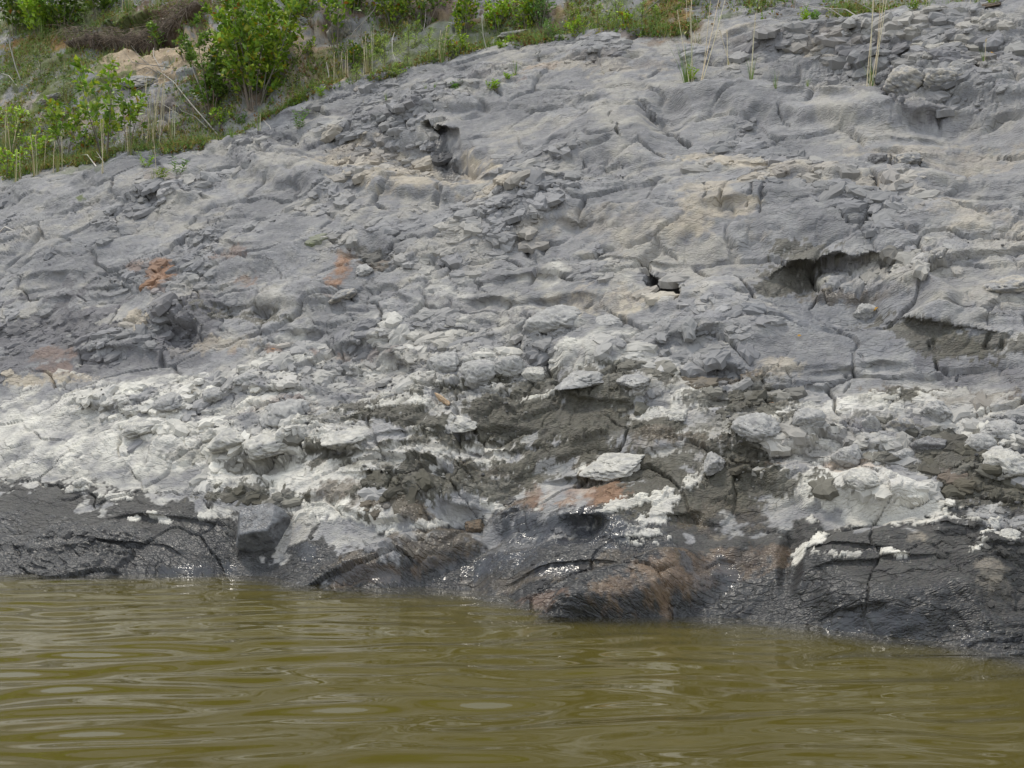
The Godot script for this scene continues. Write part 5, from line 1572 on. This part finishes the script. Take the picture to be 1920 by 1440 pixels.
# grass: green blades and, if asked, tall dry stalks with seed heads
func tuft(called: String, at: Vector3, high: float, wide: float, blades: int, stalks: int, stalk_high: float, lean: Vector3, dry: float, label: String, category: String, group := ""):
	var o := thing(called, at, label, category, group)
	if blades:
		var g := Shape.new()
		for q in blades:
			var a := rng.randf() * TAU
			var out := Vector3(cos(a), 0, sin(a)) * rng.randf() * 0.55
			var c := Color(0.15, 0.235, 0.045) if rng.randf() > dry else Color(0.40, 0.34, 0.17)
			g.blade(out * wide * 0.25 - Vector3(0, 0.02, 0), (Vector3.UP + out * 0.5).normalized(), out * 0.5, high * rng.randf_range(0.45, 1.05), rng.randf_range(0.004, 0.008), jitter(c, 0.15), 4)
		part("blades", g, mat.leaf, o)
	for q in stalks:
		var s := Shape.new()
		var l := stalk_high * rng.randf_range(0.75, 1.05)
		var d := (Vector3.UP + lean + Vector3(rng.randfn(), 0, rng.randfn()) * 0.09).normalized()
		var pts := bend(Vector3(rng.randfn(), -0.5, rng.randfn()) * wide * 0.16, d, l, 5, 0.03)
		var c := jitter(Color(0.64, 0.56, 0.38), 0.12)
		s.tube(pts, 0.0046, 0.003, c, 4)
		for e in 14:
			s.leaf(pts[4].lerp(pts[5], e / 14.0), (d + rdir() * 0.5).normalized(), rdir(), 0.022, 0.006, jitter(Color(0.46, 0.36, 0.22), 0.15))
		part("stalk", s, mat.straw, o)

# small herb: a few stems with leaves in pairs
func herb(called: String, at: Vector3, high: float, leaf: float, stems: int, hue: String, label: String, category: String, group := ""):
	var o := thing(called, at, label, category, group)
	var wood := Shape.new()
	var crown := Shape.new()
	var pal: Array = GREENS[hue]
	for s in stems:
		var a := rng.randf() * TAU
		var d := Vector3(cos(a) * 0.4, 1, sin(a) * 0.4).normalized()
		var pts := bend(Vector3(cos(a), -0.3, sin(a)) * 0.02, d, high * rng.randf_range(0.6, 1.0), 4, 0.08)
		wood.tube(pts, 0.0025, 0.0012, Color(0.16, 0.14, 0.06), 3)
		var m := 7
		for q in m:
			var f := (0.15 + 0.85 * q / m) * 3.999
			var k := int(f)
			var b := q * 2.4 + rng.randf()
			for side in 2:
				var ld := Vector3(cos(b + PI * side), 0.45, sin(b + PI * side)).normalized()
				crown.leaf(pts[k].lerp(pts[k + 1], f - k), ld, Vector3.UP, leaf * rng.randf_range(0.6, 1.1), leaf * 0.36, jitter(pal[rng.randi() % pal.size()], 0.15))
	part("stem", wood, mat.bark, o)
	part("leaves", crown, mat.leaf, o)

# bare branch along given points (metres from its foot), with side twigs
func dead_branch(called: String, at: Vector3, pts: Array, r: float, col: Color, twigs: int, label: String, category: String, group := ""):
	var o := thing(called, at, label, category, group)
	var s := Shape.new()
	s.tube(pts, r, r * 0.35, col, 6)
	part("limb", s, mat.bark, o)
	for q in twigs:
		var t := Shape.new()
		var f := rng.randf_range(0.3, 0.95) * (pts.size() - 1.001)
		var k := int(f)
		var d: Vector3 = (pts[k + 1] - pts[k]).normalized()
		var l: float = (pts[-1] - pts[0]).length() * rng.randf_range(0.15, 0.35)
		t.tube(bend(pts[k].lerp(pts[k + 1], f - k), (d + rdir() * 0.8).normalized(), l, 4, 0.2), r * 0.45, r * 0.15, jitter(col, 0.1), 4)
		part("twig", t, mat.bark, o)

# ---------------------------------------------------------------- loose rocks
const STONE := [[0.26, 0.255, 0.25], [0.48, 0.46, 0.41], [0.15, 0.152, 0.156], [0.36, 0.35, 0.33], [0.16, 0.155, 0.155], [0.15, 0.11, 0.075], [0.46, 0.34, 0.22], [0.46, 0.26, 0.14]]
const CRUST := [[0.36, 0.33, 0.28], [0.33, 0.32, 0.30], [0.06, 0.06, 0.062], [0.25, 0.245, 0.24], [0.23, 0.225, 0.22], [0.08, 0.07, 0.055], [0.40, 0.27, 0.17], [0.40, 0.22, 0.13]]

func rock_shape(size: Vector3, kind: int, s: int, angular: float, N := 17) -> Shape:
	var r := RandomNumberGenerator.new()
	r.seed = s
	var planes := []
	for q in 15:
		planes.append([Vector3(r.randfn(), r.randfn() * 0.9, r.randfn()).normalized(), r.randf_range(0.44, 0.80)])
	planes.append([Vector3(r.randfn() * 0.15, 1, r.randfn() * 0.15 + 0.1).normalized(), 0.62])
	if kind == 2:
		planes = [[Vector3(-0.15, 1, 0.35).normalized(), 0.40], [Vector3(-1, 0.25, 0.3).normalized(), 0.62], [Vector3(1, 0.0, 0.35).normalized(), 0.55], [Vector3(0.15, -0.35, 1).normalized(), 0.55], [Vector3(0, 0, -1), 0.7], [Vector3(0.7, 0.7, 0.2).normalized(), 0.62]]
	var n1 := noise(1.3, 4, s, FastNoiseLite.TYPE_SIMPLEX_SMOOTH, 0.55)
	var n2 := noise(5.0, 4, s + 1, FastNoiseLite.TYPE_SIMPLEX_SMOOTH, 0.6)
	var nc := cells(1.7, s + 2, FastNoiseLite.RETURN_DISTANCE2_SUB)
	var out := Shape.new()
	var a: Array = STONE[kind]
	var b: Array = CRUST[kind]
	for face in 6:
		var first := out.v.size()
		for y in N + 1:
			for x in N + 1:
				var p := Vector3(tan((x * 2.0 / N - 1.0) * 0.7854), tan((y * 2.0 / N - 1.0) * 0.7854), 1.0)
				match face:
					1: p = Vector3(-p.x, p.y, -1)
					2: p = Vector3(1, p.y, -p.x)
					3: p = Vector3(-1, p.y, p.x)
					4: p = Vector3(p.x, 1, -p.y)
					5: p = Vector3(p.x, -1, p.y)
				var d := p.normalized()
				var rad := 1.0
				for pl in planes:
					var cs: float = d.dot(pl[0])
					if cs > 0.05: rad = minf(rad, lerpf(1.0, pl[1] / cs, angular))
				var q := d * rad
				var f := n2.get_noise_3dv(q)
				var e := nc.get_noise_3dv(q + Vector3.ONE * f * 0.12) + 1.0
				rad += (n1.get_noise_3dv(q) * 0.10 + f * 0.075) * (0.35 if kind == 2 else 1.0) - (0.02 if kind == 2 else 0.09) * (1.0 - smoothstep(0.0, 0.07, e))
				out.v.append(d * rad * size * 0.5)
				var k := smoothstep(-0.05, 0.30, n1.get_noise_3dv(q * 1.6 + Vector3(5, 2, 1)) + f * 0.5)
				var g := 1.0 + f * 0.55
				out.c.append(Color(lerpf(a[0], b[0], k) * g, lerpf(a[1], b[1], k) * g, lerpf(a[2], b[2], k) * g))
		for y in N:
			for x in N:
				var k := first + y * (N + 1) + x
				out.i.append_array([k, k + N + 1, k + 1, k + 1, k + N + 1, k + N + 2])
	# smooth normals
	out.n.resize(out.v.size())
	for t in range(0, out.i.size(), 3):
		var p := out.v[out.i[t]]
		var fn := (out.v[out.i[t + 2]] - p).cross(out.v[out.i[t + 1]] - p)
		for q in 3: out.n[out.i[t + q]] += fn
	var seam := {}
	for q in out.v.size():
		var key := Vector3i(out.v[q] * 20000.0)
		seam[key] = seam.get(key, Vector3.ZERO) + out.n[q]
	for q in out.v.size():
		out.n[q] = seam[Vector3i(out.v[q] * 20000.0)].normalized()
	return out

func rock(called: String, u: float, w: float, size: Vector3, turn: float, tilt: float, kind: int, s: int, angular: float, sunk: float, label: String, group := ""):
	var o := MeshInstance3D.new()
	o.name = numbered(called)
	o.mesh = rock_shape(size, kind, s, angular).mesh(mat.wet if kind == 2 else mat.stone)
	var y := (SLOPE_N * 0.7 + Vector3.UP * 0.6).normalized()
	var x := (A - y * A.dot(y)).normalized()
	o.basis = Basis(x, y, x.cross(y)) * Basis(Vector3.UP, deg_to_rad(turn)) * Basis(Vector3.BACK, deg_to_rad(tilt))
	o.position = ground(u, w) + SLOPE_N * size.y * (0.28 - sunk)
	tag(o, label, "rock", group)
	add_child(o)

func build_rocks():
	for r in ROCKS:
		rock(r[0], r[1], r[2], Vector3(r[3], r[4], r[5]), r[6], r[7], int(r[8]), int(r[9]), r[10], r[11], r[12], r[13])
	# crumbs and clods too many to count
	rng.seed = 404
	for kind in 3:
		var mm := MultiMesh.new()
		mm.transform_format = MultiMesh.TRANSFORM_3D
		mm.mesh = small_stone([0, 1, 4][kind], 700 + kind)
		var spots := []
		var tries := 0
		while spots.size() < 520 and tries < 20000:
			tries += 1
			var w := rng.randf_range(0.2, 4.6)
			var u := lerpf(left_of(w) + 1.0, right_of(w) - 0.8, rng.randf())
			var j := j_at(w)
			var rough := SMOOTHNESS[j * NU + i_at(u, w)]
			if rough < 0.62: continue
			if kind == 1 and w > 2.2 + u * 0.0: continue
			spots.append(Vector2(u, w))
		mm.instance_count = spots.size()
		for q in spots.size():
			var z := 0.010 + 0.030 * pow(rng.randf(), 3.0)
			var bs := Basis(rdir(), rng.randf() * TAU).scaled(Vector3(z * rng.randf_range(0.8, 1.7), z * 0.75, z))
			mm.set_instance_transform(q, Transform3D(bs, ground(spots[q].x, spots[q].y) + SLOPE_N * z * 0.22))
		var o := MultiMeshInstance3D.new()
		o.name = ["grey_rubble", "white_rubble", "dark_rubble"][kind]
		o.multimesh = mm
		tag(o, ["small grey clay crumbs strewn over the bank", "small white crusted crumbs low on the bank", "small dark clay crumbs in the ledges"][kind], "rubble", "", "stuff")
		add_child(o)

# an irregular flake of clay: flat top, broken edge
func flake_shape(s: int) -> Shape:
	var r := RandomNumberGenerator.new()
	r.seed = s
	var out := Shape.new()
	const N := 15
	var rim := []
	for k in N:
		var a := TAU * (k + r.randf_range(-0.35, 0.35)) / N
		var d := r.randf_range(0.32, 0.52)
		rim.append(Vector3(cos(a) * d, 0, sin(a) * d))
	var top := []
	var low := []
	var ring := []
	for k in N:
		top.append(rim[k] * r.randf_range(0.84, 0.98) + Vector3(0, 0.30 + r.randf_range(-0.22, 0.14), 0))
		ring.append(rim[k] * r.randf_range(0.45, 0.72) + Vector3(0, 0.50 + r.randf_range(-0.16, 0.16), 0))
		low.append(rim[k] * r.randf_range(0.86, 1.04) + Vector3(0, -0.6, 0))
	var mid := Vector3(r.randf_range(-0.1, 0.1), 0.55, r.randf_range(-0.1, 0.1))
	for k in N:
		var m := (k + 1) % N
		for t in [[mid, ring[m], ring[k]], [ring[k], ring[m], top[k]], [ring[m], top[m], top[k]], [top[k], top[m], low[k]], [top[m], low[m], low[k]]]:
			var fn: Vector3 = (t[2] - t[0]).cross(t[1] - t[0]).normalized()
			if fn.dot(t[0] + t[1] + t[2] + Vector3(0, 0.4, 0)) < 0.0:
				t = [t[0], t[2], t[1]]
				fn = -fn
			var g := r.randf_range(0.92, 1.08)
			for q in 3:
				out.i.append(out.v.size())
				out.v.append(t[q]); out.n.append(fn); out.c.append(Color(g, g, g))
	return out

# the skin of the bank breaks into flakes that lift at their lower edge
func build_flakes():
	rng.seed = 1717
	var spread := noise(0.8, 3, 1718)
	var lists := [[], [], [], [], [], []]
	var tries := 0
	while tries < 70000:
		tries += 1
		var w := pow(rng.randf(), 1.25) * 6.0 - 0.1
		var u := lerpf(left_of(w) + 1.0, right_of(w) - 0.6, rng.randf())
		if w > crest_t.at(u) - 0.1: continue
		var k := j_at(w) * NU + i_at(u, w)
		var rough := SMOOTHNESS[k]
		if rng.randf() > (rough - 0.36) * 0.42 + spread.get_noise_2d(u * 0.6, w) * 0.8: continue
		if w < damp_t.at(u) + 0.05 and rng.randf() < 0.55: continue
		if w < shore_t.at(u) + 0.10: continue
		lists[rng.randi() % 6].append([u, w, k])
	for n in 6:
		var mm := MultiMesh.new()
		mm.transform_format = MultiMesh.TRANSFORM_3D
		mm.use_colors = true
		mm.mesh = flake_shape(2000 + n).mesh(mat.flake)
		mm.instance_count = lists[n].size()
		for q in lists[n].size():
			var k: int = lists[n][q][2]
			var near := 0.75 + 0.10 * clampf(lists[n][q][1], 0.0, 5.0)
			var z := lerpf(0.05, 0.30, pow(rng.randf(), 2.6)) * near
			if lists[n][q][1] < damp_t.at(lists[n][q][0]) + 0.05: z = minf(z * 0.45, 0.075)
			var y := (SLOPE_N * 0.6 + NM[k] * 0.4).normalized()
			var x := (A - y * A.dot(y)).normalized()
			var bs := Basis(x, y, x.cross(y)) * Basis(Vector3.RIGHT, -rng.randf_range(0.06, 0.30)) * Basis(Vector3.BACK, rng.randfn(0.0, 0.08)) * Basis(Vector3.UP, rng.randf() * TAU)
			var thick := z * rng.randf_range(0.14, 0.32)
			mm.set_instance_transform(q, Transform3D(bs * Basis.from_scale(Vector3(z * 1.35, thick, z * 0.8)), PT[k] + y * thick * rng.randf_range(-0.62, -0.12)))
			var c := COLOURS[k]
			var g := rng.randf_range(0.90, 1.10)
			mm.set_instance_color(q, Color(c.r * g, c.g * g, c.b * g))
		var o := MultiMeshInstance3D.new()
		o.name = numbered("flaking_clay_crumbs")
		o.multimesh = mm
		tag(o, "thin broken flakes peeling from the mudstone bank", "clay flakes", "flakes peeling from the bank", "stuff")
		add_child(o)
	print("flakes ", lists[0].size() * 6)

func small_stone(kind: int, s: int) -> ArrayMesh:
	return rock_shape(Vector3.ONE, kind, s, 1.0, 4).mesh(mat.stone)

# ---------------------------------------------------------------- what grows and lies on the bank
func build_plants():
	rng.seed = 77
	for r in BUSHES:
		shrub(r[0], ground(r[1], r[2]), r[3], r[4], int(r[5]), int(r[6]), r[7], r[8], r[9], r[11], r[12], r[13], r[10])
	for r in FEATHERS:
		feather(r[0], ground(r[1], r[2]), r[3], r[4], r[5], r[6], r[7], r[8], r[9])
	for r in TUFTS:
		tuft(r[0], ground(r[1], r[2]), r[3], r[4], int(r[5]), int(r[6]), r[7], Vector3(r[8], 0, 0), r[9], r[10], r[11], r[12])
	for r in HERBS:
		herb(r[0], ground(r[1], r[2]), r[3], r[4], int(r[5]), r[6], r[7], r[8], r[9])
	for r in DEAD_WOOD:
		var g: float = r[5]
		var at := ground(r[1], r[2])
		var pts := []
		for q in r[3]:
			pts.append(ground(q[0], q[2]) + Vector3.UP * (r[4] + q[1]) - at if r[7] else Vector3(q[0], q[1], q[2]))
		dead_branch(r[0], at, pts, r[4], Color(g * 0.95, g * 0.88, g * 0.78), r[6], r[8], "stick" if r[0] == "pale_stick" else "branch")
	for r in CHIPS:
		var o := MeshInstance3D.new()
		o.name = numbered("fallen_leaf" if r[5] == "leaf" else "wood_splinter" if r[5] == "wood chip" else "clay_chip")
		var p := ground(r[0], r[1])
		var y := ground_normal(r[0], r[1])
		var x := (A - y * A.dot(y)).normalized()
		if int(r[3]) == 0:
			var s := Shape.new()
			s.leaf(Vector3(-0.5, 0.1, 0) * r[2], Vector3.RIGHT, Vector3.UP, r[2], r[2] * 0.7, Color(0.45, 0.24, 0.03))
			o.mesh = s.mesh(mat.leaf)
		else:
			var k := 6 if int(r[3]) == 1 else 7
			o.mesh = rock_shape(Vector3(r[2], r[2] * 0.28, r[2] * 0.4), k, 300 + int(r[2] * 1000), 1.0, 8).mesh(mat.stone)
		o.basis = Basis(x, y, x.cross(y))
		o.position = p + y * 0.012
		tag(o, r[4], r[5])
		add_child(o)
	print("plants ", Time.get_ticks_msec())
	build_turf()
	build_cover()

# overhanging turf with roots, above the sand
func build_turf():
	var a := ground(TURF[0][0], TURF[0][1])
	var b := ground(TURF[1][0], TURF[1][1])
	var c := ground(TURF[2][0], TURF[2][1])
	var o := thing("turf_overhang", b, "overhanging brown turf with hanging roots above the sand slope", "turf bank")
	var lump := noise(1.6, 4, 501, FastNoiseLite.TYPE_SIMPLEX_SMOOTH, 0.6)
	var s := Shape.new()
	const N := 90
	const M := 22
	var edge := []
	for i in N + 1:
		var t := float(i) / N
		var p := (a.lerp(b, t * 2.0) if t < 0.5 else b.lerp(c, t * 2.0 - 1.0)) - b
		var end := sqrt(maxf(0.0, 1.0 - pow(absf(t * 2.0 - 1.0), 4.0)))
		for j in M + 1:
			var f := lerpf(-0.35, 1.15, float(j) / M) * PI
			var q := p + Vector3.UP * (0.30 * sin(f) * end + 0.16) + B * (-0.42 * cos(f) + 0.28)
			var nse := lump.get_noise_3dv(q * 1.5) * 0.20 + lump.get_noise_3dv(q * 6.0) * 0.07
			q += (Vector3.UP * sin(f) - B * cos(f)) * nse * end
			if j == 6: edge.append(q)
			s.v.append(q)
			s.n.append(Vector3.UP)
			var g := 1.0 + lump.get_noise_3dv(q * 5.0) * 0.7
			var green := smoothstep(0.35, 0.6, float(j) / M + lump.get_noise_3dv(q * 3.0) * 0.4)
			s.c.append(Color(lerpf(0.105, 0.10, green) * g, lerpf(0.075, 0.105, green) * g, lerpf(0.052, 0.04, green) * g))
	for i in N:
		for j in M:
			var k := i * (M + 1) + j
			s.i.append_array([k, k + M + 1, k + 1, k + 1, k + M + 1, k + M + 2])
	s.n.fill(Vector3.ZERO)
	for t in range(0, s.i.size(), 3):
		var p := s.v[s.i[t]]
		var fn := (s.v[s.i[t + 2]] - p).cross(s.v[s.i[t + 1]] - p)
		for q in 3: s.n[s.i[t + q]] += fn
	for q in s.n.size(): s.n[q] = s.n[q].normalized()
	part("turf", s, mat.soil, o)
	rng.seed = 502
	var matted := Shape.new()
	for q in 900:
		var p: Vector3 = edge[rng.randi_range(2, N - 2)] + rdir() * 0.12 + Vector3(0, 0.12, 0)
		var g := rng.randf_range(0.05, 0.30)
		matted.tube(bend(p, Vector3(rng.randfn() * 0.9, -0.7 + rng.randf() * 0.8, 0.5).normalized(), rng.randf_range(0.08, 0.45), 4, 0.3, -0.12), rng.randf_range(0.002, 0.006), 0.0012, Color(g, g * 0.78, g * 0.58), 3)
	part("root_mat", matted, mat.bark, o)
	for q in 110:
		var r := Shape.new()
		var p: Vector3 = edge[rng.randi_range(4, N - 4)] + rdir() * 0.05
		var l := rng.randf_range(0.12, 0.5)
		var g := rng.randf_range(0.05, 0.22)
		r.tube(bend(p, Vector3(rng.randfn() * 0.5, -1.0 + rng.randf() * 0.6, 0.35).normalized(), l, 5, 0.16, -0.1), rng.randf_range(0.003, 0.009), 0.0015, Color(g, g * 0.8, g * 0.62), 4)
		part("root", r, mat.bark, o)

# short green and brown growth on the soil behind the crest
func build_cover():
	rng.seed = 601
	var patch := noise(0.9, 3, 602)
	var s := Shape.new()
	var litter := Shape.new()
	var n := 0
	while n < 60000:
		n += 1
		var u := rng.randf_range(-17.0, 0.6)
		var c := crest_t.at(u)
		var back := pow(rng.randf(), 1.4) * 3.6
		var w := c - 0.05 + back
		var f := patch.get_noise_2d(u, w)
		var bare := 0.12 if u > -2.2 else -0.12 if u < -7.0 else -0.02
		if f < bare + rng.randfn(0.0, 0.12): continue
		if in_bare(u, w) and rng.randf() < 0.9: continue
		var p := ground(u, w)
		var hue := rng.randf()
		var col := Color(0.19, 0.28, 0.06) if hue < 0.5 else Color(0.13, 0.20, 0.05) if hue < 0.7 else Color(0.34, 0.31, 0.10) if hue < 0.9 else Color(0.26, 0.14, 0.05)
		if rng.randf() < 0.55:
			for q in 3:
				s.leaf(p + rdir() * 0.03, (Vector3.UP * 0.6 + rdir()).normalized(), Vector3.UP + rdir() * 0.4, rng.randf_range(0.03, 0.07), 0.03, jitter(col, 0.2))
		else:
			for q in 4:
				s.blade(p + rdir() * 0.03, (Vector3.UP + rdir() * 0.5).normalized(), rdir() * 0.25, rng.randf_range(0.06, 0.18), 0.006, jitter(col, 0.2), 2)
		if rng.randf() < 0.4:
			litter.leaf(p + rdir() * 0.08 + Vector3.UP * 0.015, Vector3(rng.randfn(), 0.2, rng.randfn()).normalized(), Vector3.UP, 0.05, 0.03, jitter(Color(0.24, 0.16, 0.09), 0.3))
	for e in [["ground_cover", s, "low green weeds and grass covering the soil behind the crest"], ["leaf_litter", litter, "brown dead leaves scattered on the soil behind the crest"]]:
		var o := MeshInstance3D.new()
		o.name = e[0]
		o.mesh = e[1].mesh(mat.leaf)
		tag(o, e[2], "undergrowth" if e[0] == "ground_cover" else "litter", "", "stuff")
		add_child(o)
	print("cover ", Time.get_ticks_msec())

func in_bare(u: float, w: float) -> bool:
	for f in BARE:
		var det: float = f[2] * f[5] - f[3] * f[4]
		var du: float = u - f[0]
		var dw: float = w - f[1]
		var p: float = (du * f[5] - dw * f[4]) / det
		var q: float = (dw * f[2] - du * f[3]) / det
		if p * p + q * q < 1.0: return true
	return false

func _ready():
	# camera: a person sitting in a boat
	var cam := Camera3D.new()
	cam.name = "camera"
	cam.position = Vector3(0, 1.2, 0)
	cam.rotation_degrees = Vector3(1.473, 0, 0)
	cam.fov = 43.0
	cam.far = 400.0
	cam.current = true
	add_child(cam)
	# sky: bright thin cloud
	var env := Environment.new()
	env.background_mode = Environment.BG_SKY
	var sky := Sky.new()
	var sm := ProceduralSkyMaterial.new()
	sm.sky_top_color = Color(0.90, 0.93, 0.97)
	sm.sky_horizon_color = Color(0.72, 0.75, 0.79)
	sm.sky_curve = 0.25
	sm.ground_bottom_color = Color(0.35, 0.36, 0.30)
	sm.ground_horizon_color = Color(0.55, 0.56, 0.52)
	sky.sky_material = sm
	env.sky = sky
	env.background_energy_multiplier = 1.0
	env.tonemap_mode = Environment.TONE_MAPPER_LINEAR
	env.tonemap_exposure = 1.45
	env.volumetric_fog_enabled = true
	env.volumetric_fog_density = 0.0
	env.sdfgi_enabled = true
	env.ssao_enabled = true
	env.ssil_enabled = true
	var we := WorldEnvironment.new()
	we.name = "world"
	we.environment = env
	add_child(we)
	var sun := DirectionalLight3D.new()
	sun.name = "sun"
	sun.basis = Basis.looking_at(-Vector3(-0.35, 0.90, -0.20))
	sun.light_energy = 0.5
	sun.light_angular_distance = 10.0
	sun.light_color = Color(1.0, 0.97, 0.92)
	sun.shadow_enabled = true
	add_child(sun)

	build_bank()
	build_river()
	materials()
	build_rocks()
	build_flakes()
	build_plants()
	print("done ", Time.get_ticks_msec())
